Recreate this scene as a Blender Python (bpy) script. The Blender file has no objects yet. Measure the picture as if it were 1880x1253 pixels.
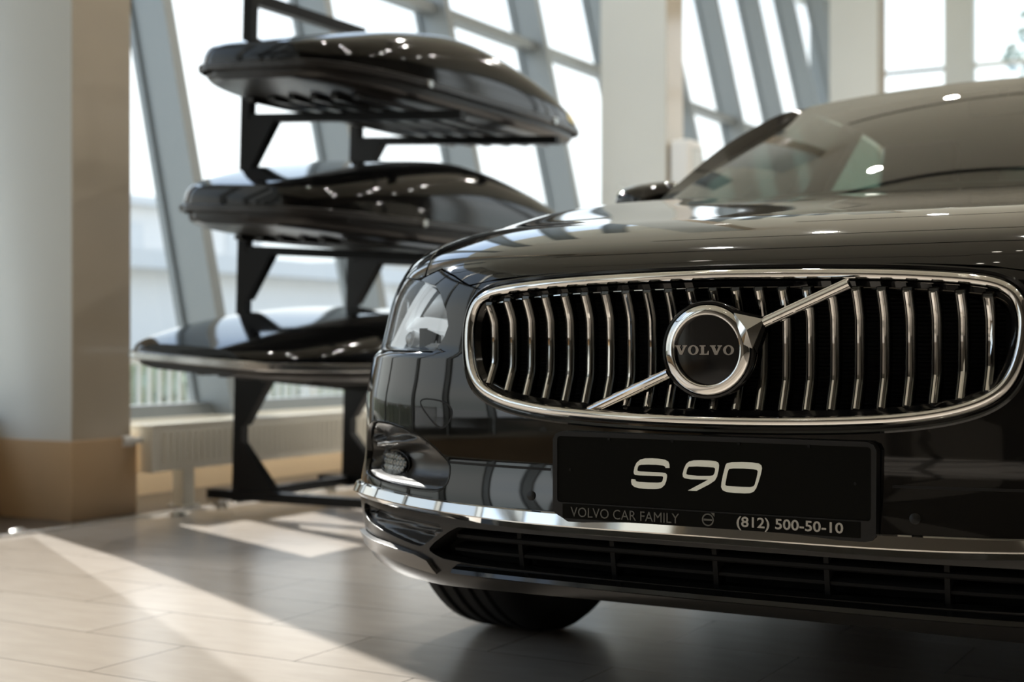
import bpy, bmesh, math, random
import numpy as np
from mathutils import Vector, Matrix
from mathutils.geometry import delaunay_2d_cdt
SC = bpy.context.scene
COL = SC.collection
R = math.radians
random.seed(7)
# ================= camera, sky, sun, exposure =================
cd = bpy.data.cameras.new('camera'); cam = bpy.data.objects.new('camera', cd); COL.objects.link(cam)
cam.location = (.8336, -2.054, .67); cam.rotation_euler = (R(90), 0, R(29.8))
cd.sensor_width = 36.0; cd.lens = 2611/1880*36.0; cd.shift_y = 6.5/1880
cd.clip_start = .05; cd.clip_end = 500
cd.dof.use_dof = True; cd.dof.focus_distance = 2.20; cd.dof.aperture_fstop = 3.5
SC.camera = cam
SC.view_settings.view_transform = 'Standard'; SC.view_settings.look = 'None'
SC.view_settings.exposure = 0.22; SC.view_settings.gamma = 1.0
SC.view_settings.use_curve_mapping = False
SC.cycles.max_bounces = 10; SC.cycles.diffuse_bounces = 4; SC.cycles.glossy_bounces = 6
SC.cycles.transmission_bounces = 6; SC.cycles.transparent_max_bounces = 24
SC.cycles.caustics_reflective = False; SC.cycles.caustics_refractive = False
SC.cycles.sample_clamp_indirect = 6.0; SC.cycles.use_denoising = True

W = bpy.data.worlds.new('sky'); SC.world = W; W.use_nodes = True
nt = W.node_tree; nt.nodes.clear()
wo = nt.nodes.new('ShaderNodeOutputWorld'); bg = nt.nodes.new('ShaderNodeBackground')
tc = nt.nodes.new('ShaderNodeTexCoord'); sx = nt.nodes.new('ShaderNodeSeparateXYZ')
cr = nt.nodes.new('ShaderNodeValToRGB'); cr.color_ramp.interpolation = 'EASE'
e = cr.color_ramp.elements
e[0].position = 0.0; e[0].color = (.72, .79, .80, 1)
e[1].position = .5; e[1].color = (.58, .74, 1.0, 1)
m = e.new(.17); m.color = (.93, .975, .99, 1)
m2 = e.new(.32); m2.color = (.72, .85, 1.0, 1)
nz = nt.nodes.new('ShaderNodeTexNoise'); nz.inputs['Scale'].default_value = 2.2; nz.inputs['Detail'].default_value = 3
nm = nt.nodes.new('ShaderNodeMath'); nm.operation = 'MULTIPLY_ADD'; nm.inputs[1].default_value = .12; nm.inputs[2].default_value = -.06
na = nt.nodes.new('ShaderNodeMath'); na.operation = 'ADD'
nt.links.new(tc.outputs['Generated'], sx.inputs[0]); nt.links.new(tc.outputs['Generated'], nz.inputs['Vector'])
nt.links.new(nz.outputs['Fac'], nm.inputs[0]); nt.links.new(sx.outputs['Z'], na.inputs[0]); nt.links.new(nm.outputs[0], na.inputs[1])
nt.links.new(na.outputs[0], cr.inputs['Fac']); nt.links.new(cr.outputs['Color'], bg.inputs['Color'])
bg.inputs['Strength'].default_value = 1.7; nt.links.new(bg.outputs[0], wo.inputs['Surface'])

SUN_EL, SUN_D = R(35.5), Vector((.92, -.392))
sl = bpy.data.lights.new('sun', 'SUN'); sl.energy = 7.0; sl.angle = R(.55); sl.color = (1.0, .95, .89)
sun = bpy.data.objects.new('sun', sl); COL.objects.link(sun)
sun.rotation_euler = Vector((SUN_D.x*math.cos(SUN_EL), SUN_D.y*math.cos(SUN_EL), -math.sin(SUN_EL))).to_track_quat('-Z', 'Y').to_euler()

# ================= materials =================
def mat(name, col=(.5, .5, .5), rough=.5, metal=0.0, spec=.5, coat=0.0, emit=None, es=0.0, bump=None, var=None):
    m = bpy.data.materials.new(name); m.use_nodes = True; t = m.node_tree; b = t.nodes['Principled BSDF']
    b.inputs['Base Color'].default_value = (*col, 1); b.inputs['Roughness'].default_value = rough
    b.inputs['Metallic'].default_value = metal; b.inputs['Specular IOR Level'].default_value = spec
    b.inputs['Coat Weight'].default_value = coat; b.inputs['Coat Roughness'].default_value = .01
    if emit: b.inputs['Emission Color'].default_value = (*emit, 1); b.inputs['Emission Strength'].default_value = es
    if bump or var:
        c = t.nodes.new('ShaderNodeTexCoord'); n = t.nodes.new('ShaderNodeTexNoise')
        n.inputs['Scale'].default_value = (bump or var)[0]; n.inputs['Detail'].default_value = 5
        t.links.new(c.outputs['Object'], n.inputs['Vector'])
        if bump:
            k = t.nodes.new('ShaderNodeBump'); k.inputs['Strength'].default_value = bump[1]; k.inputs['Distance'].default_value = bump[2]
            t.links.new(n.outputs['Fac'], k.inputs['Height']); t.links.new(k.outputs[0], b.inputs['Normal'])
        if var:
            mx = t.nodes.new('ShaderNodeMix'); mx.data_type = 'RGBA'
            mx.inputs['A'].default_value = (*[x*(1-var[1]) for x in col], 1); mx.inputs['B'].default_value = (*[min(1, x*(1+var[1])) for x in col], 1)
            t.links.new(n.outputs['Fac'], mx.inputs['Factor']); t.links.new(mx.outputs['Result'], b.inputs['Base Color'])
    return m
def glass(name, tint=(1, 1, 1), refl=1.0, ior=1.45, rough=0.0):
    m = bpy.data.materials.new(name); m.use_nodes = True; t = m.node_tree; t.nodes.clear()
    o = t.nodes.new('ShaderNodeOutputMaterial'); mx = t.nodes.new('ShaderNodeMixShader'); tr = t.nodes.new('ShaderNodeBsdfTransparent')
    g = t.nodes.new('ShaderNodeBsdfGlossy'); f = t.nodes.new('ShaderNodeFresnel'); k = t.nodes.new('ShaderNodeMath'); k.operation = 'MULTIPLY'
    geo = t.nodes.new('ShaderNodeNewGeometry')
    f.inputs['IOR'].default_value = ior; k.inputs[1].default_value = refl; g.inputs['Roughness'].default_value = rough
    tr.inputs['Color'].default_value = (*tint, 1)
    t.links.new(f.outputs[0], k.inputs[0]); t.links.new(k.outputs[0], mx.inputs[0]); t.links.new(tr.outputs[0], mx.inputs[1]); t.links.new(g.outputs[0], mx.inputs[2])
    t.links.new(mx.outputs[0], o.inputs['Surface'])
    return m
M = {}
M['paint'] = mat('black_car_paint', (.0035, .0035, .0034), .04, spec=.5, coat=.6)
M['gloss'] = mat('gloss_black_plastic', (.006, .006, .006), .08, spec=.5)
M['satin'] = mat('satin_black_plastic', (.008, .008, .008), .38, spec=.3)
M['silk'] = mat('dark_silk_plastic', (.045, .044, .042), .27, spec=.7)
M['blade'] = mat('grey_silk_metal', (.17, .165, .16), .25, .8)
M['lower'] = mat('smooth_black_lower_trim', (.007, .007, .007), .24, spec=.4)
M['fogcup'] = mat('fog_lamp_reflector', (.30, .30, .29), .18, .9)
M['matte'] = mat('matte_black', (.006, .006, .006), .7, spec=.2)
M['seal'] = mat('rubber_seal', (.005, .005, .005), .5, spec=.3)
M['chrome'] = mat('chrome', (.80, .79, .77), .045, 1.0)
M['satchrome'] = mat('satin_chrome', (.62, .61, .59), .22, 1.0)
M['silver'] = mat('lamp_reflector', (.86, .87, .88), .35, .35)
M['lampgrey'] = mat('lamp_bezel_grey', (.62, .63, .63), .3, .2)
M['drl'] = mat('white_light_guide', (.90, .93, .94), .2, spec=.6, emit=(.9, .97, 1.0), es=.35)  # faint glow added to brighten the headlamp's light guide
M['lens'] = glass('clear_lens', (.96, .97, .97), 1.0, 1.5)
M['wglass'] = glass('tinted_windscreen', (.52, .64, .58), 1.25, 1.52)
M['sglass'] = glass('green_side_glass', (.40, .55, .50), 1.0, 1.5)
M['fglass'] = glass('dark_front_side_glass', (.07, .10, .09), 1.0, 1.5)
M['pane'] = glass('window_pane', (.95, .98, .985), .8, 1.45)
M['tyre'] = mat('tyre_rubber', (.012, .012, .012), .65, spec=.3, bump=(60, .15, .002))
M['alloy'] = mat('alloy_wheel', (.35, .35, .36), .25, 1.0)
M['cabin'] = mat('dark_cabin_trim', (.020, .018, .016), .7, spec=.2)
M['leather'] = mat('dark_leather', (.025, .022, .02), .5, spec=.3)
M['plate'] = mat('matt_black_plate', (.004, .004, .003), .6, spec=.06)
M['letter'] = mat('pale_grey_lettering', (.86, .88, .80), .5, spec=.3)
M['foil'] = mat('silver_foil_lettering', (.40, .40, .38), .25, 1.0)
M['dimfoil'] = mat('dark_reflecting_foil', (.13, .13, .12), .3, .9)  # silver foil darkened to stand for the dark it reflects
M['mirror'] = mat('mirror_glass', (.8, .82, .82), .02, 1.0)
M['column'] = mat('pale_grey_plaster', (.70, .71, .67), .75, spec=.25, var=(1.2, .04))
M['clad'] = mat('polished_beige_panel', (.50, .44, .35), .11, spec=.6, var=(3.0, .10))
M['plinth'] = mat('tan_stone_plinth', (.60, .42, .25), .32, spec=.4, var=(4.0, .10))
M['knee'] = mat('tan_low_wall', (.72, .54, .35), .6, spec=.3, var=(2.0, .05))
M['alu'] = mat('grey_aluminium', (.27, .29, .29), .42, .35, spec=.4)
M['aluin'] = mat('grey_aluminium_side', (.27, .29, .29), .42, .35, spec=.4)
M['ceil'] = mat('beige_ceiling', (.84, .79, .66), .85, spec=.1)
M['wallb'] = mat('brown_rear_wall', (.09, .076, .06), .7, spec=.2)
M['wallr'] = mat('taupe_wall', (.09, .078, .062), .7, spec=.2)
M['rad'] = mat('cream_enamel', (.82, .79, .70), .4, spec=.4)
M['rack'] = mat('black_powder_coat', (.004, .004, .004), .42, spec=.25, bump=(220, .06, .001))
M['box'] = mat('gloss_black_box', (.004, .004, .004), .07, spec=.42)
M['tray'] = mat('black_box_tray', (.03, .028, .027), .28, spec=.5, bump=(300, .05, .001))
M['rubber'] = mat('grey_caster_rubber', (.05, .05, .05), .5)
M['steel'] = mat('zinc_steel', (.6, .6, .58), .25, 1.0)
M['white'] = mat('white_plastic', (.80, .80, .78), .5)
M['lampglow'] = mat('lamp_glow', (1, 1, 1), .4, emit=(1.0, .93, .80), es=14.0)
M['track'] = mat('black_ceiling_track', (.01, .01, .01), .6)
M['paving'] = mat('pale_paving', (.54, .52, .48), .8, var=(.6, .1))
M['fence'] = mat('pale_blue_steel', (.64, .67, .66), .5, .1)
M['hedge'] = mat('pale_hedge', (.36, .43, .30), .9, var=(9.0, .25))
M['bldg'] = mat('hazy_grey_building', (.70, .68, .64), .9, var=(.3, .06))  # aerial haze mixed into the wall colour
M['bldgd'] = mat('hazy_roof', (.60, .60, .58), .9)  # same haze mixed into the roof and window tone
M['leaf'] = mat('hazy_green_leaves', (.46, .52, .48), .9, var=(4.0, .3))  # leaf green paled to carry the distance haze
M['bark'] = mat('grey_bark', (.16, .14, .12), .9)
M['sunfilter'] = glass('translucent_sun_filter', (.60, .575, .54), .25, 1.3, .5)
M['sticker'] = mat('pale_yellow_sticker', (.75, .62, .25), .5)
M['stickerw'] = mat('white_sticker', (.7, .7, .7), .5)
M['amber'] = mat('amber_reflector', (.30, .09, .02), .15, .3)
M['strip'] = mat('dark_floor_border', (.10, .085, .07), .3, spec=.4)

def floor_mat():
    m = bpy.data.materials.new('beige_floor_tiles'); m.use_nodes = True; t = m.node_tree; b = t.nodes['Principled BSDF']
    c = t.nodes.new('ShaderNodeTexCoord'); mp = t.nodes.new('ShaderNodeMapping'); br = t.nodes.new('ShaderNodeTexBrick')
    mp.inputs['Location'].default_value = (1.061, -.041, 0)
    t.links.new(c.outputs['Object'], mp.inputs['Vector']); t.links.new(mp.outputs[0], br.inputs['Vector'])
    br.inputs['Scale'].default_value = 1.0; br.inputs['Brick Width'].default_value = .61; br.inputs['Row Height'].default_value = .285
    br.inputs['Mortar Size'].default_value = .0016; br.inputs['Mortar Smooth'].default_value = .1; br.offset = .5
    br.inputs['Color1'].default_value = (.50, .445, .39, 1); br.inputs['Color2'].default_value = (.55, .495, .44, 1); br.inputs['Mortar'].default_value = (.07, .055, .045, 1)
    n = t.nodes.new('ShaderNodeTexNoise'); n.inputs['Scale'].default_value = 7; n.inputs['Detail'].default_value = 6
    mp2 = t.nodes.new('ShaderNodeMapping'); mp2.inputs['Scale'].default_value = (1, 3.5, 1)
    t.links.new(c.outputs['Object'], mp2.inputs['Vector']); t.links.new(mp2.outputs[0], n.inputs['Vector'])
    mx = t.nodes.new('ShaderNodeMix'); mx.data_type = 'RGBA'; mx.blend_type = 'MULTIPLY'; mx.inputs['Factor'].default_value = .35
    rp = t.nodes.new('ShaderNodeValToRGB'); rp.color_ramp.elements[0].position = .3; rp.color_ramp.elements[1].position = .7
    rp.color_ramp.elements[0].color = (.72, .70, .68, 1); rp.color_ramp.elements[1].color = (1, 1, 1, 1)
    t.links.new(n.outputs['Fac'], rp.inputs[0]); t.links.new(br.outputs['Color'], mx.inputs['A']); t.links.new(rp.outputs[0], mx.inputs['B'])
    t.links.new(mx.outputs['Result'], b.inputs['Base Color'])
    b.inputs['Roughness'].default_value = .26; b.inputs['Specular IOR Level'].default_value = .36
    bp = t.nodes.new('ShaderNodeBump'); bp.inputs['Strength'].default_value = .25; bp.inputs['Distance'].default_value = .002; bp.invert = True
    t.links.new(br.outputs['Fac'], bp.inputs['Height']); t.links.new(bp.outputs[0], b.inputs['Normal'])
    return m
M['floor'] = floor_mat()

# ================= car geometry (arc length, height) =================
# ---------- smooth curves ----------
class Spl:
    """natural cubic spline through (x, y...) rows"""
    def __init__(s, xs, ys):
        s.x = np.asarray(xs, float); y = np.asarray(ys, float)
        s.y = y.reshape(len(s.x), -1); n = len(s.x)
        h = np.diff(s.x); A = np.eye(n); B = np.zeros_like(s.y)
        for i in range(1, n-1):
            A[i, i-1] = h[i-1]; A[i, i] = 2*(h[i-1]+h[i]); A[i, i+1] = h[i]
            B[i] = 6*((s.y[i+1]-s.y[i])/h[i]-(s.y[i]-s.y[i-1])/h[i-1])
        s.m = np.linalg.solve(A, B)
    def __call__(s, t):
        t = np.asarray(t, float); sh = t.shape; t = t.reshape(-1)
        i = np.clip(np.searchsorted(s.x, t)-1, 0, len(s.x)-2)
        h = s.x[i+1]-s.x[i]; a = ((s.x[i+1]-t)/h)[:, None]; b = ((t-s.x[i])/h)[:, None]; h = h[:, None]
        lo = (t < s.x[0])[:, None]; hi = (t > s.x[-1])[:, None]
        r = a*s.y[i]+b*s.y[i+1]+((a**3-a)*s.m[i]+(b**3-b)*s.m[i+1])*h*h/6
        d = (s.y[i+1]-s.y[i])/h
        r0 = s.y[i]+(t-s.x[i])[:, None]*(d-h*(2*s.m[i]+s.m[i+1])/6)
        r1 = s.y[i+1]+(t-s.x[i+1])[:, None]*(d+h*(s.m[i]+2*s.m[i+1])/6)
        r = np.where(lo, r0, np.where(hi, r1, r))
        return r.reshape(sh) if s.y.shape[1] == 1 else r.reshape(sh+(s.y.shape[1],))
def sst(a, b, x):
    t = np.clip((np.asarray(x, float)-a)/(b-a), 0, 1); return t*t*(3-2*t)
# ---------- plan curve of the nose, seen from above ----------
PLAN = np.array([(0, 0), (.12, .0008), (.25, .0035), (.38, .010), (.47, .021), (.55, .042), (.63, .078), (.70, .122), (.765, .18),
                 (.82, .248), (.862, .325), (.892, .42), (.911, .53), (.923, .66), (.930, .82), (.934, 1.0), (.935, 1.3), (.933, 1.65)])
_pl = np.vstack([PLAN[:0:-1]*[-1, 1], PLAN])
_s = np.r_[0, np.cumsum(np.linalg.norm(np.diff(_pl, axis=0), axis=1))]; _s -= _s[len(PLAN)-1]
CP = Spl(_s, _pl)
SMAX = float(_s[-1])
PROF = Spl([.18, .21, .24, .27, .30, .34, .37, .39, .415, .44, .465, .50, .54, .575, .61, .66, .72, .79, .86],
           [.15, .09, .050, .030, .022, .015, .0115, .0115, .0140, .0185, .0212, .0218, .0224, .0236, .0290, .0375, .046, .062, .110])
LEDGE = .652
def off(s, z):
    s = np.abs(np.asarray(s, float)); z = np.asarray(z, float)
    side = sst(.45, .75, s)
    o = PROF(z)
    # the lamp and wing sit behind the bumper's upper edge: a ledge under the headlamp
    led = sst(LEDGE-.002, LEDGE+.009, z)
    o = o + side*(-.020*(1-led) + led*(-.008 + .10*np.clip(z-LEDGE, 0, 1)))
    return o
def S(s, z, d=0.0):
    """point on the nose at arc length s and height z, d metres inside the skin"""
    s = np.asarray(s, float); z = np.asarray(z, float)*np.ones_like(s); s = s*np.ones_like(z)
    p = CP(s); e = 1e-4
    t = (CP(s+e)-CP(s-e)); t /= np.linalg.norm(t, axis=-1, keepdims=True)
    o = (off(s, z)+d)[..., None]
    n = np.stack([-t[..., 1], t[..., 0]], -1)
    q = p+n*o
    return np.concatenate([q, z[..., None]], -1)

# ---------- bonnet and wings: rise above the nose's top edge ----------
Z0 = .797
RT = Spl([0, .010, .03, .07, .13, .20, .26, .40, .60, .95, 1.25, 1.6], [0, .0105, .028, .050, .072, .0905, .1005, .1235, .157, .2035, .2365, .262])
def HS(s, t):
    """t < 0: the nose below its top edge; t >= 0: bonnet / wing, t metres behind that edge"""
    s = np.asarray(s, float); t = np.asarray(t, float)*np.ones_like(s); s = s*np.ones_like(t)
    lo = S(s, Z0+np.minimum(t, 0)); up = np.maximum(t, 0)
    b = S(s, Z0*np.ones_like(s)); ax = np.abs(b[..., 0])
    lat = sst(.06, .40, up)
    z = RT(up)+.017*np.exp(-((ax-.60)/.12)**2)*sst(.10, .60, up)-.012*np.exp(-((ax-.735)/.028)**2)*lat
    z = z+.024*np.exp(-((ax-.855)/.060)**2)*sst(.10, .45, up)
    r = b.copy(); r[..., 1] += up; r[..., 2] += z
    return np.where((t < 0)[..., None], lo, r)
def s_at_y(y):
    return float(np.interp(y, CP(np.linspace(0, SMAX, 2000))[:, 1], np.linspace(0, SMAX, 2000)))
def s_at_x(x):
    q = np.linspace(0, 1.3, 3000); return float(np.interp(x, S(q, Z0*np.ones(3000))[:, 0], q))

# ================= helpers =================
def link(name, me, m, parent=None, loc=None):
    o = bpy.data.objects.new(name, me); COL.objects.link(o)
    if m: me.materials.append(M[m] if isinstance(m, str) else m)
    if loc: o.location = loc
    if parent: o.parent = parent
    return o
def tag(o, label=None, cat=None, group=None, kind=None):
    if label: o['label'] = label
    if cat: o['category'] = cat
    if group: o['group'] = group
    if kind: o['kind'] = kind
    return o
def thing(name, label, cat, loc=(0, 0, 0), rot=(0, 0, 0), group=None):
    o = bpy.data.objects.new(name, None); COL.objects.link(o); o.location = loc; o.rotation_euler = rot; o.empty_display_size = .1
    return tag(o, label, cat, group)
def mk(name, v, f, m, parent=None, ang=30, normals=None, loc=None, label=None):
    me = bpy.data.meshes.new(name); me.from_pydata([tuple(float(c) for c in p) for p in v], [], [tuple(int(i) for i in q) for q in f]); me.update()
    for p in me.polygons: p.use_smooth = True
    if normals is not None: me.normals_split_custom_set_from_vertices([tuple(float(c) for c in n) for n in normals])
    elif ang is not None: me.set_sharp_from_angle(angle=R(ang))
    o = link(name, me, m, parent, loc)
    if label: o['label'] = label
    return o
class MB:
    """collects simple shapes that make up ONE part"""
    def __init__(s): s.v = []; s.f = []
    def add(s, v, f):
        n = len(s.v); s.v += [tuple(p) for p in v]; s.f += [tuple(i+n for i in q) for q in f]; return s
    def box(s, x0, x1, y0, y1, z0, z1, b=0.0):
        if b <= 0:
            return s.add([(x0, y0, z0), (x1, y0, z0), (x1, y1, z0), (x0, y1, z0), (x0, y0, z1), (x1, y0, z1), (x1, y1, z1), (x0, y1, z1)],
                         [(0, 3, 2, 1), (4, 5, 6, 7), (0, 1, 5, 4), (1, 2, 6, 5), (2, 3, 7, 6), (3, 0, 4, 7)])
        bm = bmesh.new(); bmesh.ops.create_cube(bm, size=1)
        for q in bm.verts: q.co = Vector(((x0+x1)/2+q.co.x*(x1-x0), (y0+y1)/2+q.co.y*(y1-y0), (z0+z1)/2+q.co.z*(z1-z0)))
        bmesh.ops.bevel(bm, geom=bm.edges[:]+bm.verts[:], offset=b, segments=3, profile=.7, affect='EDGES')
        bm.verts.index_update(); s.add([q.co[:] for q in bm.verts], [[q.index for q in fc.verts] for fc in bm.faces]); bm.free(); return s
    def beam(s, a, b, w, h, up=(0, 0, 1)):
        a, b = Vector(a), Vector(b); d = (b-a).normalized(); u = Vector(up); r = d.cross(u).normalized(); u = r.cross(d)
        v = []
        for p in (a, b):
            for i, j in ((-1, -1), (1, -1), (1, 1), (-1, 1)): v.append((p+r*(w/2*i)+u*(h/2*j))[:])
        return s.add(v, [(3, 2, 1, 0), (4, 5, 6, 7), (0, 1, 5, 4), (1, 2, 6, 5), (2, 3, 7, 6), (3, 0, 4, 7)])
    def tube(s, pts, r, n=12, cap=True):
        pts = [Vector(p) for p in pts]; rs = r if isinstance(r, (list, tuple)) else [r]*len(pts); v = []; f = []; N = None
        for i, p in enumerate(pts):
            d = (pts[min(i+1, len(pts)-1)]-pts[max(i-1, 0)]).normalized()
            if N is None:
                N = d.orthogonal().normalized()
            N = (N-d*N.dot(d)).normalized(); B = d.cross(N)
            for k in range(n):
                a = 2*math.pi*k/n; v.append((p+N*(math.cos(a)*rs[i])+B*(math.sin(a)*rs[i]))[:])
        for i in range(len(pts)-1):
            for k in range(n): f.append((i*n+k, i*n+(k+1) % n, (i+1)*n+(k+1) % n, (i+1)*n+k))
        if cap: f.append(tuple(range(n))[::-1]); f.append(tuple(range((len(pts)-1)*n, len(pts)*n)))
        return s.add(v, f)
    def lathe(s, prof, c, axis, n=48, close=False):
        """prof: (radius, distance along axis)"""
        c = Vector(c); ax = Vector(axis).normalized(); u = ax.orthogonal().normalized(); w = ax.cross(u); v = []; f = []; k = len(prof)
        for i in range(n):
            a = 2*math.pi*i/n; d = u*math.cos(a)+w*math.sin(a)
            for r, h in prof: v.append((c+d*r+ax*h)[:])
        for i in range(n):
            for j in range(k if close else k-1):
                f.append((i*k+j, ((i+1) % n)*k+j, ((i+1) % n)*k+(j+1) % k, i*k+(j+1) % k))
        return s.add(v, f)
    def prism(s, poly, fn0, fn1, holes=()):
        """outline (with holes) extruded between two maps (u,v)->xyz"""
        P, T = cdt(poly, holes, None)
        a = [fn0(*p) for p in P]; b = [fn1(*p) for p in P]; n = len(s.v); s.v += [tuple(q) for q in a]+[tuple(q) for q in b]; k = len(P)
        s.f += [tuple(n+i for i in t) for t in T]+[tuple(n+k+i for i in t[::-1]) for t in T]
        for lp in [poly]+list(holes):
            m = len(s.v); L = len(lp); s.v += [tuple(fn0(*p)) for p in lp]+[tuple(fn1(*p)) for p in lp]
            s.f += [(m+i, m+(i+1) % L, m+L+(i+1) % L, m+L+i) for i in range(L)]
        return s
    def build(s, name, m, parent=None, ang=30, loc=None, label=None):
        me_v = s.v
        if loc is None and parent is not None and parent.type == 'EMPTY' and tuple(parent.location) != (0, 0, 0) and not s.__dict__.get('local'):
            me_v = [tuple(Vector(p)-parent.location) for p in s.v]
        o = mk(name, me_v, s.f, m, parent, ang=None, loc=loc, label=label)
        bm = bmesh.new(); bm.from_mesh(o.data); bmesh.ops.recalc_face_normals(bm, faces=bm.faces[:]); bm.to_mesh(o.data); bm.free()
        for p in o.data.polygons: p.use_smooth = True
        if ang is not None: o.data.set_sharp_from_angle(angle=R(ang))
        return o
def inside(poly, P):
    x, y = P[:, 0], P[:, 1]; r = np.zeros(len(P), bool); q = np.asarray(poly); n = len(q); j = n-1
    for i in range(n):
        c = ((q[i, 1] > y) != (q[j, 1] > y)) & (x < (q[j, 0]-q[i, 0])*(y-q[i, 1])/(q[j, 1]-q[i, 1]+1e-15)+q[i, 0]); r ^= c; j = i
    return r
def dist(poly, P):
    q = np.asarray(poly, float); d = np.full(len(P), 9.)
    for i in range(len(q)):
        a, b = q[i], q[(i+1) % len(q)]; ab = b-a; t = np.clip(((P-a)@ab)/(ab@ab+1e-15), 0, 1); d = np.minimum(d, np.linalg.norm(P-(a+t[:, None]*ab), axis=1))
    return d
def dense(poly, step):
    q = np.asarray(poly, float); o = []
    for i in range(len(q)):
        a, b = q[i], q[(i+1) % len(q)]; n = max(1, int(math.ceil(np.linalg.norm(b-a)/step)))
        for k in range(n): o.append(a+(b-a)*k/n)
    return np.array(o)
def roundp(poly, it=2):
    """Chaikin corner rounding of a closed outline"""
    q = np.asarray(poly, float)
    for _ in range(it):
        n = np.roll(q, -1, 0); q = np.stack([q*.75+n*.25, q*.25+n*.75], 1).reshape(-1, 2)
    return q
def inset(poly, d):
    q = np.asarray(poly, float); a = np.roll(q, 1, 0); b = np.roll(q, -1, 0); t = b-a; t /= np.linalg.norm(t, axis=1, keepdims=True)+1e-12
    area = .5*np.sum(q[:, 0]*b[:, 1]-b[:, 0]*q[:, 1]); n = np.stack([-t[:, 1], t[:, 0]], 1)*(1 if area > 0 else -1)
    return q+n*d
def cdt(poly, holes, step, jit=0.0):
    loops = [np.asarray(poly, float)]+[np.asarray(h, float) for h in holes]; P = []; E = []
    for lp in loops:
        n = len(P); P += [tuple(p) for p in lp]; E += [(n+i, n+(i+1) % len(lp)) for i in range(len(lp))]
    if step:
        lo, hi = loops[0].min(0), loops[0].max(0)
        sx_, sy_ = (step, step) if np.isscalar(step) else step
        gx, gy = np.meshgrid(np.arange(lo[0], hi[0], sx_), np.arange(lo[1], hi[1], sy_)); G = np.stack([gx.ravel(), gy.ravel()], 1)
        k = inside(loops[0], G)
        for h in loops[1:]: k &= ~inside(h, G)
        G = G[k]; dm = np.full(len(G), 9.)
        for lp in loops: dm = np.minimum(dm, dist(lp, G))
        P += [tuple(p) for p in G[dm > min(sx_, sy_)*.35]]
    v, _, f, *_ = delaunay_2d_cdt([Vector(p) for p in P], E, [], 0, 1e-7)
    V = np.array([tuple(p) for p in v]); C = np.array([V[list(t)].mean(0) for t in f]); k = inside(loops[0], C)
    for h in loops[1:]: k &= ~inside(h, C)
    F = [tuple(t) for t, q in zip(f, k) if q]
    return V, F
def fnormals(fn, V, e=4e-4):
    u, v = V[:, 0], V[:, 1]; a = fn(u+e, v)-fn(u-e, v); b = fn(u, v+e)-fn(u, v-e); n = np.cross(a, b)
    l = np.linalg.norm(n, axis=1, keepdims=True); n = n/np.maximum(l, 1e-12)
    return n
def patch(name, fn, outer, m, parent=None, holes=(), step=.014, flange=.018, flip=False, edge=.012, mirror=False, label=None, din=None, smooth=True):
    """curved sheet fn(u,v)->xyz over an outline with holes, its edges returned inwards by a flange"""
    outer = dense(outer, edge); holes = [dense(h, edge) for h in holes]
    P, T = cdt(outer, holes, step); X = fn(P[:, 0], P[:, 1]); N = fnormals(fn, P)
    if flip: N = -N
    v = list(X); nn = list(N); f = []
    for t in T:
        a, b, c = X[t[0]], X[t[1]], X[t[2]]; g = np.cross(b-a, c-a)
        f.append(t if g@N[t[0]] >= 0 else t[::-1])
    if flange:
        for li, lp in enumerate([outer]+holes):
            Xl = fn(lp[:, 0], lp[:, 1]); Nl = fnormals(fn, lp)*(-1 if flip else 1); L = len(lp)
            T_ = np.roll(Xl, -1, 0)-np.roll(Xl, 1, 0); T_ /= np.linalg.norm(T_, axis=1, keepdims=True)+1e-12
            area = .5*np.sum(lp[:, 0]*np.roll(lp[:, 1], -1)-np.roll(lp[:, 0], -1)*lp[:, 1])
            O = np.cross(T_, Nl)*(1 if area > 0 else -1)*(1 if li == 0 else -1)*(-1 if flip else 1)
            r = min(.0016, flange*.3)
            rows = [(0, 0, 0), (r*.3, r*.75, .6), (r, r, 1.0), (flange, r, 1.0)]
            n0 = len(v)
            for dd, oo, w in rows:
                for i in range(L):
                    v.append(Xl[i]-Nl[i]*dd+O[i]*oo*.0); q = Nl[i]*(1-w)+O[i]*w; nn.append(q/(np.linalg.norm(q)+1e-9))
            for k in range(3):
                for i in range(L):
                    a, b, c, d = n0+k*L+i, n0+k*L+(i+1) % L, n0+(k+1)*L+(i+1) % L, n0+(k+1)*L+i
                    g = np.cross(v[b]-v[a], v[d]-v[a]); f.append((a, b, c, d) if g@nn[c] >= 0 else (a, d, c, b))
    v = np.array(v); nn = np.array(nn); out = []
    out.append(mk(name, v, f, m, parent, normals=nn if smooth else None, label=label))
    if mirror:
        s = np.array([-1, 1, 1]); out.append(mk(name, v*s, [q[::-1] for q in f], m, parent, normals=nn*s if smooth else None, label=label))
    return out if mirror else out[0]
def sweep(name, path, frames, prof, m, parent, closed=True, ang=40, label=None):
    """profile (a, b) carried along path: a along frames[0] (outwards in the skin), b along frames[1] (out of the skin)"""
    A, B = frames; n = len(path); k = len(prof); v = []; f = []
    for i in range(n):
        for a, b in prof: v.append(path[i]+A[i]*a+B[i]*b)
    for i in range(n if closed else n-1):
        j = (i+1) % n
        for q in range(k): f.append((i*k+q, j*k+q, j*k+(q+1) % k, i*k+(q+1) % k))
    if not closed: f.append(tuple(range(k))); f.append(tuple(range((n-1)*k, n*k))[::-1])
    o = mk(name, v, f, m, parent, ang=None, label=label)
    bm = bmesh.new(); bm.from_mesh(o.data); bmesh.ops.recalc_face_normals(bm, faces=bm.faces[:]); bm.to_mesh(o.data); bm.free()
    for p in o.data.polygons: p.use_smooth = True
    o.data.set_sharp_from_angle(angle=R(ang)); return o
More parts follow.
